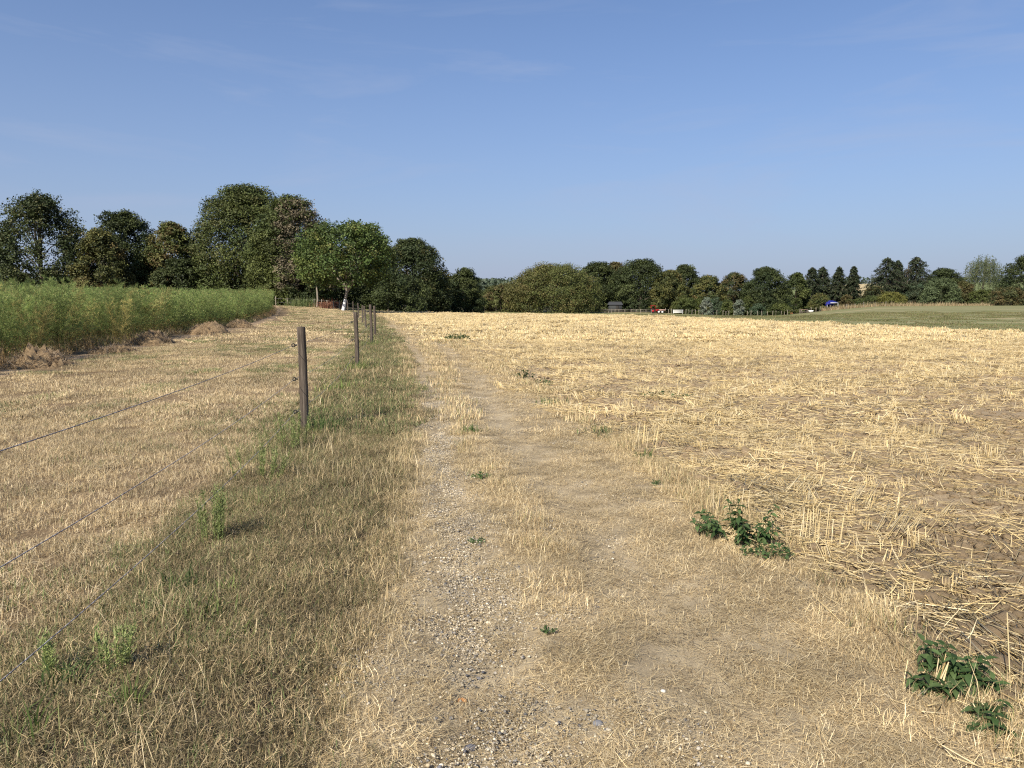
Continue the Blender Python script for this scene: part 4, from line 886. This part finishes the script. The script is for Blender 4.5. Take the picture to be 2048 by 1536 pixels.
def far_things():
    RED = mat_plain('red_paint', (.30, .018, .022), .5); WHITE = mat_plain('white_paint', (.75, .74, .70), .6); RUB = mat_plain('rubber', (.02, .02, .02), .8)
    GREY = mat_plain('grey_boards', (.045, .048, .048), .8); BLUE = mat_plain('blue_tarp', (.02, .026, .20), .6); PINK = mat_plain('weathered_red_board', (.42, .27, .22), .8); DARK = mat_plain('dark_board', (.03, .028, .025), .8)
    def put(name, label, cat, px, D):
        x, y, z = at(px, 620, D); return empty(name, (x, y, float(relief(x, y))), label, cat)
    # tractor, side on
    t = put('tractor', 'small red tractor standing behind the rail fence', 'tractor', 1309, 194)
    link('body', boxes([((.35, 0, .75), (1.5, .55, .5)), ((-.35, 0, .7), (.7, .6, .4)), ((.95, 0, .95), (.25, .5, .2))]).mesh('body', RED), t)
    link('seat', boxes([((-.45, 0, 1.05), (.4, .45, .1)), ((-.65, 0, 1.25), (.08, .45, .35))]).mesh('seat', DARK), t)
    link('canopy', boxes([((-.35, 0, 1.95), (1.35, 1.1, .09)), ((-.85, .45, 1.45), (.06, .06, .95)), ((-.85, -.45, 1.45), (.06, .06, .95)), ((.1, .45, 1.45), (.06, .06, .95)), ((.1, -.45, 1.45), (.06, .06, .95))]).mesh('canopy', RED), t)
    wb, ws, hb, hs_ = wheel_mesh(.62, .34, RUB, 'tyre'), wheel_mesh(.4, .22, RUB, 'tyre'), disc_mesh(.36, .2, RED, 'rim'), disc_mesh(.27, .18, WHITE, 'rim')
    for x, r, wm, hm in ((-.45, .62, wb, hb), (1.0, .4, ws, hs_)):
        for y in (-.58, .58): q = link('wheel', wm, t, (x, y, r)); link('rim', hm, q)
    link('exhaust', Acc().add(*tube([[.75, .12, .95], [.75, .12, 1.65]], .035, 6), (.1, .1, .1)).mesh('exhaust', DARK), t)
    # small red trailer behind
    t = put('farm_trailer', 'reddish low trailer to the right of the tractor', 'trailer', 1324, 195)
    link('bed', boxes([((0, 0, .7), (1.7, 1.0, .12)), ((0, -.5, .88), (1.7, .05, .3)), ((0, .5, .88), (1.7, .05, .3)), ((-.85, 0, .88), (.05, 1, .3)), ((.85, 0, .88), (.05, 1, .3)), ((-1.15, 0, .62), (.7, .08, .08))]).mesh('bed', PINK), t)
    for y in (-.55, .55): q = link('wheel', ws, t, (0, y, .4)); link('rim', hs_, q)
    # white hurdle
    t = put('white_hurdle', 'white board hurdle in the paddock right of the trailer', 'hurdle', 1356, 194)
    for x in (-1.15, 1.15): link('upright', boxes([((x, 0, .5), (.1, .1, 1.2))]).mesh('upright', WHITE), t)
    for z in (.42, .70, .98): link('board', boxes([((0, -.07, z), (2.5, .03, .17))]).mesh('board', WHITE), t)
    # shed
    t = put('shed', 'low dark grey shed behind the rail fence under the trees', 'shed', 1230, 203)
    link('wall', boxes([((0, 0, 1.0), (3.4, 2.2, 2.0))]).mesh('wall', GREY), t)
    A = Acc(); A.add([[-1.95, -1.35, 1.95], [1.95, -1.35, 1.95], [1.6, 0, 2.75], [-1.6, 0, 2.75], [-1.95, 1.35, 1.95], [1.95, 1.35, 1.95]], [[0, 1, 2, 3], [4, 3, 2, 5]], (.1, .1, .1)); A.add([[-1.95, -1.35, 1.95], [-1.6, 0, 2.75], [-1.95, 1.35, 1.95], [1.95, -1.35, 1.95], [1.95, 1.35, 1.95], [1.6, 0, 2.75]], [[0, 1, 2], [3, 4, 5]], (.1, .1, .1))
    link('roof', A.mesh('roof', mat_plain('grey_roof', (.055, .058, .062), .8)), t); link('door', boxes([((.5, -1.12, .85), (.8, .05, 1.7))]).mesh('door', DARK), t)
    # blue canopy
    t = put('garden_canopy', 'blue pavilion canopy with a white edge strip below the spruces', 'canopy', 1661, 212)
    A = Acc(); A.add([[-1.5, -1.3, 2.0], [1.5, -1.3, 2.0], [1.5, 1.3, 2.0], [-1.5, 1.3, 2.0], [-.5, 0, 2.6], [.5, 0, 2.6]], [[0, 1, 5], [0, 5, 4], [1, 2, 5], [2, 3, 4], [2, 4, 5], [3, 0, 4]], (.1, .1, .1)); box(A, (0, 1.31, 1.5), (3.0, .03, 1.05)); box(A, (-1.51, 0, 1.5), (.03, 2.6, 1.05)); box(A, (-.9, -1.29, 1.72), (1.15, .03, .55))
    link('cover', A.mesh('cover', BLUE), t); link('edge_strip', boxes([((.35, -1.33, 1.93), (2.0, .03, .16))]).mesh('edge_strip', WHITE), t)
    for x in (-1.45, 1.45):
        for y in (-1.25, 1.25): link('pole', Acc().add(*tube([[x, y, 0], [x, y, 2.0]], .035, 6), (.1, .1, .1)).mesh('pole', WHITE), t)
    # picnic table
    t = put('picnic_table', 'weathered picnic table with pale benches beside the meadow fence', 'table', 1608, 207)
    link('tabletop', boxes([((0, y, .95), (1.9, .2, .06)) for y in (-.33, -.11, .11, .33)]).mesh('tabletop', PINK), t)
    for y in (-.85, .85): link('bench', boxes([((0, y, .5), (1.9, .3, .06))]).mesh('bench', M_PALE), t)
    for x in (-.75, .75): link('leg', boxes([((x, 0, .46), (.1, 1.8, .08)), ((x, -.3, .46), (.1, .09, .92)), ((x, .3, .46), (.1, .09, .92)), ((x, -.8, .24), (.1, .09, .48)), ((x, .8, .24), (.1, .09, .48))]).mesh('leg', M_PALE), t)
    # white tub
    t = put('water_tub', 'small white tub right of the picnic table', 'tub', 1622, 206)
    link('shell', Acc().add(*tube([[0, 0, 0], [0, 0, .02], [0, 0, .55], [0, 0, .56], [0, 0, .3]], [.05, .55, .68, .60, .55], 16), (.8, .8, .8)).mesh('shell', WHITE, True), t)
    # rusty barrel stack by the fence corner
    t = put('brick_pile', 'orange-red pile of bricks by the corner of the fence', 'brick pile', 1579, 206)
    rg = np.random.default_rng(8); bm = boxes([((0, 0, 0), (.42, .26, .2))]).mesh('brick', mat_plain('brick', (.40, .16, .08), .85))
    for lv, k in enumerate((4, 4, 3, 2)):
        for i in range(k): link('brick', bm, t, ((i - (k - 1) / 2) * .45 + rg.normal(0, .02), rg.normal(0, .03), .1 + lv * .2)).rotation_euler = (0, 0, rg.normal(0, .08))
far_things()

# tall dry grass on the meadow edge, reddish dead docks by the fence corner
def dry_band():
    rg = np.random.default_rng(33); A = Acc(); n = 9000; px = rg.uniform(1640, 2200, n); D = np.interp(px, [1640, 1760, 2200], [205, 209, 205]) + rg.uniform(0, 4, n)
    x = (px - 1024) / 1540 * D; y = D; b = np.stack([x, y, relief(x, y) - .05], -1); h = rg.gamma(6, .11, n) * (.6 + .8 * fbm(x, y, 4, 5, 2))
    A.add(*blades(rg, b, h, np.full(n, .09), np.abs(rg.normal(.12, .15, n)), rg.normal(.2, .2, n), pick(rg, [((.38, .29, .16), 3), ((.30, .22, .12), 2), ((.22, .19, .09), 2), ((.46, .37, .23), 1)], n)))
    link('tall_dry_grass', A.mesh('tall_dry_grass', M_BLADE), label='band of tall dry grass along the top of the meadow', cat='dry grass', kind='stuff')
    for i, (px, D, wd, h, pal, lab) in enumerate([(661, 93, 1.5, .85, [((.28, .12, .08), 2), ((.22, .10, .06), 2), ((.34, .19, .11), 1)], 'reddish brown dead dock bush behind the stock fence'), (605, 96, 1.6, 1.0, GREENC, 'dark green bramble at the fence below the slender tree')]):
        x, y, z = at(px, 618, D); z = float(gz(x, y)); o = empty('dead_bush' if i == 0 else 'bramble', (x, y, z), lab, 'bush'); rg = np.random.default_rng(50 + i); A = Acc(); n = 700
        b = np.stack([rg.normal(0, wd * .55, n), rg.normal(0, .5, n), np.zeros(n)], -1); A.add(*blades(rg, b, rg.gamma(6, h / 7, n), np.full(n, .035), np.abs(rg.normal(.2, .2, n)), rg.normal(.2, .3, n), pick(rg, pal, n)))
        link('stem', A.mesh('stem', M_BLADE), o, kind='stuff')
        m = 900; c = np.stack([rg.normal(0, wd * .55, m), rg.normal(0, .5, m), rg.uniform(.15, h, m)], -1); B = Acc().add(*leaves(rg, c, rg.normal(0, 1, (m, 3)), rg.uniform(.08, .16, m), rg.uniform(.05, .1, m), pick(rg, pal, m)))
        link('foliage', B.mesh('foliage', M_LEAF), o, kind='stuff')
dry_band()

# ------------------------------------------------------------------ heaps of old hay at the edge of the crop
def heaps():
    for i, (x, y, r, h, lab) in enumerate([(-11.2, 18.2, .72, .38, 'largest brown hay heap, at the left end of the dirt strip'), (-12.75, 27.3, .75, .42, 'pale hay heap in the middle of the dirt strip'),
                                           (-13.95, 35.5, .95, .48, 'hay heap with yellowed weeds farther along the crop'), (-15.3, 43.3, .8, .40, 'small hay heap before the dark gap in the crop'), (-11.9, 23.0, .7, .16, 'flat scatter of old hay between two larger heaps')]):
        rg = np.random.default_rng(400 + i); o = empty('hay_heap', (x, y, float(gz(x, y))), lab, 'hay heap', 'hay heaps along the crop')
        n = 26; g = np.linspace(-1.25, 1.25, n); X, Y = np.meshgrid(g, g); q = np.hypot(X, Y); Z = h * np.clip(1 - q ** 2, -.15, 1) * (.75 + .5 * vnoise(X * 3 + 9 * i, Y * 3, 1, 7)) + .06 * rg.normal(0, 1, X.shape) * (q < 1)
        V = np.stack([X * r, Y * r, Z], -1).reshape(-1, 3); ii = np.arange(n - 1)[:, None] * n; j = np.arange(n - 1)[None]; F = np.stack([ii + j, ii + j + 1, ii + n + j + 1, ii + n + j], -1).reshape(-1, 4)
        link('mound', make_mesh('mound', V, F, M_HAYG, None, True), o)
        m = 1500; a = rg.random(m) * 6.28; rr = np.sqrt(rg.random(m)); b = np.stack([np.cos(a) * rr * r, np.sin(a) * rr * r, h * (1 - rr ** 2) * .95 + .02], -1)
        A = Acc().add(*blades(rg, b, rg.uniform(.1, .32, m), np.full(m, .009), rg.uniform(.9, 1.9, m), rg.normal(.1, .4, m), pick(rg, [((.50, .38, .25), 3), ((.38, .27, .17), 3), ((.62, .50, .34), 2), ((.22, .155, .095), 1)], m)))
        link('hay', A.mesh('hay', M_BLADE), o, kind='stuff')
    rg = np.random.default_rng(430)
    for x, y, h, lab in ((-12.0, 19.3, 1.75, 'yellowed asparagus plant leaning out at the left end of the crop'), (-13.3, 26.0, 1.7, 'yellow streaked asparagus plant above the bare stems')):
        o = link('asparagus_plant', fern(rg, h, 7, 2200, FY, 1.0, .008).mesh('asparagus_plant', M_FERN), None, (x, y, float(gz(x, y))), lab, 'asparagus')
heaps()

# ------------------------------------------------------------------ weeds beside the track
def leaf_mesh(rng, col, name='leaf'):
    t = np.array([0, .18, .45, .75, 1.0]); wv = np.array([.02, .21, .24, .12, .0]); z = np.array([0, .03, .02, -.06, -.2]); V, F = [], []
    for k in range(5): V += [[t[k], -wv[k], z[k] + wv[k] * .35], [t[k], 0, z[k]], [t[k], wv[k], z[k] + wv[k] * .35]]
    for k in range(4):
        a = k * 3; F += [[a, a + 3, a + 4, a + 1], [a + 1, a + 4, a + 5, a + 2]]
    return Acc().add(V, F, col).mesh(name, M_GREEN)
NC = [(.06, .105, .034), (.095, .145, .052), (.042, .078, .024)]
def nettle(label, x, y, rad, h, ns, npair, seed):
    rg = np.random.default_rng(seed); z = float(gz(x, y)); o = empty('nettle_clump', (x, y, z - .01), label, 'weed', 'dark green nettles along the field edge'); lm = [leaf_mesh(rg, c) for c in NC]
    for s in range(ns):
        a = rg.random() * 6.28; r = rad * math.sqrt(rg.random()); b = np.array([math.cos(a) * r * .5, math.sin(a) * r * .5, 0]); e = b + np.array([math.cos(a) * r * .7, math.sin(a) * r * .7, h * rg.uniform(.55, 1.05) * (1 - .4 * (r / rad) ** 2)])
        t = np.linspace(0, 1, 5)[:, None]; P = b + (e - b) * t; link('stem', Acc().add(*tube(P, np.linspace(.0035, .002, 5), 5), (.09, .11, .04)).mesh('stem', M_GREEN, True), o)
        a0 = rg.random() * 6.28
        for k in range(npair):
            u = .3 + .7 * (k + .5) / npair; p = b + (e - b) * u; size = (.078 * (1.12 - .55 * u)) * rg.uniform(.8, 1.2)
            for sd_ in (0, math.pi):
                q = link('leaf', lm[rg.integers(3)], o, p); q.rotation_euler = (rg.normal(0, .25), rg.uniform(-.1, .55) - .5 * (u > .93), a0 + k * 1.57 + sd_ + rg.normal(0, .25)); q.scale = (size,) * 3
nettle('leggy nettle clump beside the patch of standing stubble', 1.52, 5.0, .27, .30, 18, 7, 1)
nettle('dense nettle clump, largest at the lower right edge of the track', 1.78, 3.06, .18, .17, 22, 6, 2)
nettle('small nettle plant in the lower right corner', 1.80, 2.72, .10, .12, 10, 4, 3)
def small_weed(label, x, y, rad, h, n, seed, size=.05):
    rg = np.random.default_rng(seed); z = float(gz(x, y)); o = empty('leafy_weed', (x, y, z), label, 'weed'); a = rg.random(n) * 6.28; r = rad * np.sqrt(rg.random(n)); c = np.stack([np.cos(a) * r * 1.3, np.sin(a) * r, h * rg.random(n) * (1 - (r / rad) ** 2 * .6) + .02], -1)
    link('foliage', Acc().add(*leaves(rg, c, rg.normal(0, .5, (n, 3)) + [0, 0, 1], rg.uniform(.6, 1.3, n) * size, rg.uniform(.35, .7, n) * size, pick(rg, [(k, 1) for k in NC], n))).mesh('foliage', M_GREEN), o)
    link('stem', Acc().add(*straws(rg, np.zeros((14, 3)), c[:14], np.full(14, .004), pick(rg, [(NC[1], 1)], 14))).mesh('stem', M_GREEN), o)
small_weed('far dark green weed patch on the edge between track and field', -2.15, 30.3, .40, .26, 330, 11, .09)
small_weed('dark green weed at the field edge, left of a pair', .22, 15.9, .20, .16, 70, 12, .075)
small_weed('dark green weed at the field edge, right of a pair', .60, 14.3, .13, .13, 55, 13, .055)
small_weed('small dark weed on the middle strip of the track', -.27, 6.7, .07, .05, 40, 14, .035)
small_weed('low bluish green weed lying on the field straw', 2.55, 12.6, .35, .07, 90, 15, .06)
small_weed('tiny green weed at the edge of the gravel rut', -.24, 4.95, .05, .03, 26, 16, .025)
small_weed('tiny green weed on the track near its right border', 1.22, 6.4, .035, .04, 20, 17, .022)
small_weed('tiny weed in the gravel close to the camera', .17, 3.5, .035, .03, 20, 18, .02)
small_weed('grass-green weed tuft low in front of the leggy nettles', 1.58, 4.62, .13, .07, 120, 19, .035)

def fleabane(label, x, y, h, ns, rad, seed):
    rg = np.random.default_rng(seed); z = float(gz(x, y)); o = empty('fleabane', (x, y, z), label, 'weed', 'pale green fleabane along the fence'); A, B = Acc(), Acc()
    for s in range(ns):
        a = rg.random() * 6.28; r = rad * math.sqrt(rg.random()); b = np.array([math.cos(a) * r, math.sin(a) * r, 0]); e = b + [math.cos(a) * r * .5, math.sin(a) * r * .5, h * rg.uniform(.65, 1.05)]
        A.add(*tube(b + (e - b) * np.linspace(0, 1, 4)[:, None], np.linspace(.003, .0015, 4), 4), (.16, .20, .06)); n = 70; u = rg.uniform(.15, 1.02, n); p = b + (e - b) * u[:, None] + rg.normal(0, .006, (n, 3))
        B.add(*blades(rg, p, rg.uniform(.025, .06, n) * (1.2 - .5 * u), np.full(n, .0055), rg.uniform(.5, 1.2, n), rg.normal(.2, .3, n), pick(rg, [((.21, .25, .085), 3), ((.29, .32, .13), 2), ((.14, .18, .06), 1)], n)))
    link('stem', A.mesh('stem', M_GREEN), o); link('foliage', B.mesh('foliage', M_GREEN), o)
fleabane('bushy pale green fleabane at the foot of the nearest fence post', -2.30, 7.9, .42, 16, .20, 1)
fleabane('straggling fleabane below the nearest fence post', -2.2, 6.55, .33, 11, .20, 2)
fleabane('upright fleabane clump left of the verge, beside the lowest wire', -1.93, 4.85, .36, 11, .09, 3)
fleabane('small fleabane near the lower left corner', -1.66, 3.05, .20, 6, .07, 4)
fleabane('small fleabane left of the dark grass tuft', -1.92, 3.1, .2, 5, .06, 5)

def grass_tuft(label, x, y, h, n, rad, pal, seed, wd=.006):
    rg = np.random.default_rng(seed); b = np.zeros((n, 3)); b[:, :2] = rg.normal(0, rad * .5, (n, 2))
    A = Acc().add(*blades(rg, b, rg.uniform(.5, 1.1, n) * h, np.full(n, wd) * rg.uniform(.6, 1.2, n), np.abs(rg.normal(.35, .25, n)), rg.normal(.55, .35, n), pick(rg, pal, n)))
    link('grass_tuft', A.mesh('grass_tuft', M_GREEN), None, (x, y, float(gz(x, y)) - .01), label, 'grass tuft', 'green grass tufts on the verge')
BG = [((.075, .13, .035), 3), ((.11, .17, .05), 2), ((.16, .20, .07), 1)]
YG = [((.17, .23, .06), 3), ((.12, .18, .045), 2), ((.30, .30, .12), 1)]
for i, (x, y, h, n, r, pal, lab) in enumerate([(-1.76, 4.0, .17, 60, .09, BG, 'dark green grass tuft above the middle of the near verge'), (-1.5, 3.95, .13, 34, .06, YG, 'small grass tuft right beside the dark green tuft'), (-1.47, 3.62, .17, 46, .10, YG, 'spreading yellow-green grass tuft in the near verge'),
                                        (-1.80, 2.98, .16, 64, .10, BG, 'bluish green grass tuft with arching blades at the lower left'), (-1.47, 2.80, .16, 36, .06, YG, 'upright bright grass tuft low on the verge'), (-1.75, 2.55, .2, 40, .10, YG, 'grass tuft at the bottom left corner'),
                                        (-1.42, 3.22, .14, 34, .08, BG, 'sparse grass tuft between the bright tufts'), (-1.28, 3.3, .14, 30, .07, YG, 'thin grass tuft on the right of the near verge'), (-.5, 9.1, .14, 80, .12, BG, 'green grass tuft on the middle strip of the track'),
                                        (1.32, 7.6, .13, 60, .16, BG, 'green grass tuft on the border of the field, middle distance'), (1.05, 8.9, .16, 60, .2, BG, 'wider green grass patch on the border of the field'), (.55, 11.6, .16, 60, .2, BG, 'far green grass tuft on the border of the field'),
                                        (-2.2, 8.9, .3, 110, .22, BG, 'tall green grass right of the nearest fence post'), (-2.95, 13.2, .26, 130, .35, YG, 'green grass patch between the first two fence posts'), (-3.4, 16.9, .3, 130, .35, YG, 'bright grass at the foot of the second fence post'), (-4.7, 25.6, .3, 130, .4, YG, 'bright grass at the foot of the third fence post')]):
    grass_tuft(lab, x, y, h, n, r, pal, 500 + i, .006 if y < 7 else .010)

# standing and leaning stubble beside the field edge
def stubble(label, x, y, n, sx, sy, h, lean, az, seed, r=.0026):
    rg = np.random.default_rng(seed); z = float(gz(x, y)); p0 = np.stack([rg.uniform(-sx, sx, n), rg.uniform(-sy, sy, n), np.full(n, -.02)], -1); aa = az + rg.normal(0, .15, n); ll = lean + rg.normal(0, .07, n); L = h * rg.uniform(.7, 1.1, n)
    p1 = p0 + np.stack([np.cos(aa) * np.sin(ll), np.sin(aa) * np.sin(ll), np.cos(ll)], -1) * L[:, None]
    link('straw_stubble', Acc().add(*straws(rg, p0, p1, np.full(n, r), pick(rg, STRAWC[:3], n, .08))).mesh('straw_stubble', M_STRAW), None, (x, y, z), label, 'stubble', 'larger straw stubble tufts in the field')
stubble('upright row of cut stalks right of the leggy nettles', 1.98, 4.9, 16, .17, .07, .28, .06, 0, 1)
stubble('upright stalks standing behind the leggy nettles', 1.62, 5.55, 14, .22, .06, .24, .10, .5, 2)
stubble('bright fan of stubble leaning to the right in the field', 2.62, 5.1, 24, .16, .08, .32, .85, .5, 3, .0032)
stubble('straight bundle of three stalks standing behind the bright fan', 2.78, 5.45, 4, .018, .02, .22, .05, 0, 4, .0034)
stubble('browner stubble fan farther back in the field', 2.72, 6.05, 18, .14, .06, .28, .8, .7, 5, .003)
stubble('leaning stubble behind the straw swath', 2.35, 6.3, 14, .12, .06, .26, .9, .4, 6, .003)
stubble('tall thin stalks on the field border in middle distance', 1.42, 8.2, 16, .16, .15, .3, .08, 0, 7)
stubble('short upright stalks on the field border farther off', 1.7, 11.0, 18, .15, .15, .26, .08, 0, 8)
stubble('pale stubble tuft in the right of the field', 4.9, 9.0, 20, .14, .08, .22, .5, 1.0, 9, .004)
stubble('two bent straws rising at the lower right corner', 2.12, 3.02, 3, .1, .05, .34, .35, 1.2, 10, .0028)

def swath(label, x, y, n, sx, sy, az, seed):
    rg = np.random.default_rng(seed); b = np.stack([rg.normal(0, sx, n), rg.normal(0, sy, n), rg.uniform(.008, .035, n)], -1); ca, sa = math.cos(az), math.sin(az); b[:, :2] = b[:, :2] @ np.array([[ca, sa], [-sa, ca]])
    a = az + rg.normal(0, .22, n); el = rg.normal(.0, .07, n); L = rg.uniform(.18, .5, n); d = np.stack([np.cos(a) * np.cos(el), np.sin(a) * np.cos(el), np.sin(el)], -1) * L[:, None] / 2
    p0, p1 = b - d, b + d; p0[:, 2] = np.maximum(p0[:, 2], .004); p1[:, 2] = np.maximum(p1[:, 2], .004)
    base = gz(x + b[:, 0], y + b[:, 1]) - float(gz(x, y)); p0[:, 2] += base; p1[:, 2] += base
    link('straw_swath', Acc().add(*straws(rg, p0, p1, np.full(n, .0024) * rg.uniform(.8, 1.2, n), pick(rg, STRAWC, n))).mesh('straw_swath', M_STRAW), None, (x, y, float(gz(x, y))), label, 'straw swath', kind='stuff')
swath('flattened swath of yellow straw along the field edge', 2.1, 6.25, 170, .45, .18, 1.75, 1)
swath('thick swath of straw at the lower right beside the dense nettles', 2.2, 3.5, 220, .45, .17, 1.65, 2)
swath('swath of flattened straw farther along the field edge', 1.75, 8.9, 230, .6, .22, 1.8, 3)
swath('loose swath of straw between brown clods', 2.5, 4.2, 90, .4, .14, 1.3, 4)

# larger single stones lying on the gravel, a dead leaf
def single_stones():
    rg = np.random.default_rng(600)
    sp = [((-.20, 2.95), .021, (.50, .22, .07), 'orange-brown stone lying on the gravel near the camera'), ((-.15, 2.62), .026, (.10, .10, .115), 'dark oval flint at the bottom of the gravel rut'), ((.32, 2.72), .022, (.24, .24, .25), 'grey stone on the track at the edge of the gravel'),
          ((-.14, 3.14), .016, (.12, .12, .13), 'dark stone above the orange-brown stone'), ((.62, 3.0), .012, (.72, .68, .60), 'small white pebble on the bare earth of the track'), ((-.02, 2.8), .013, (.09, .09, .10), 'small black stone left of the grey stone')]
    for (x, y), r, c, lab in sp: link('loose_stone', stone_mesh(rg, r, c, 'loose_stone', 2), None, (x, y, float(gz(x, y)) + r * .15), lab, 'stone')
    for k in range(26):
        y = 2.4 + 3.2 * rg.random() ** 1.4; x = float(RUTL(y)) + rg.normal(0, .25); r = rg.uniform(.009, .016); c = SC[rg.integers(8)]
        link('loose_stone', stone_mesh(rg, r, c, 'loose_stone', 1), None, (x, y, float(gz(x, y)) + r * .15), 'ordinary small stone lying loose on the gravel rut', 'stone', 'loose stones on the gravel rut').rotation_euler = (0, 0, rg.random() * 6)
    m = Acc().add([[-.03, 0, .004], [-.012, -.014, .012], [.015, -.012, .010], [.032, 0, .004], [.015, .013, .012], [-.012, .014, .010], [0, 0, .003]], [[0, 1, 6], [1, 2, 6], [2, 3, 6], [3, 4, 6], [4, 5, 6], [5, 0, 6]], (.06, .035, .028)).mesh('dead_leaf', M_BLADE)
    link('dead_leaf', m, None, (1.63, 2.96, float(gz(1.63, 2.96)) + .012), 'curled dark brown dead leaf on the dry grass near the nettles', 'leaf')
single_stones()
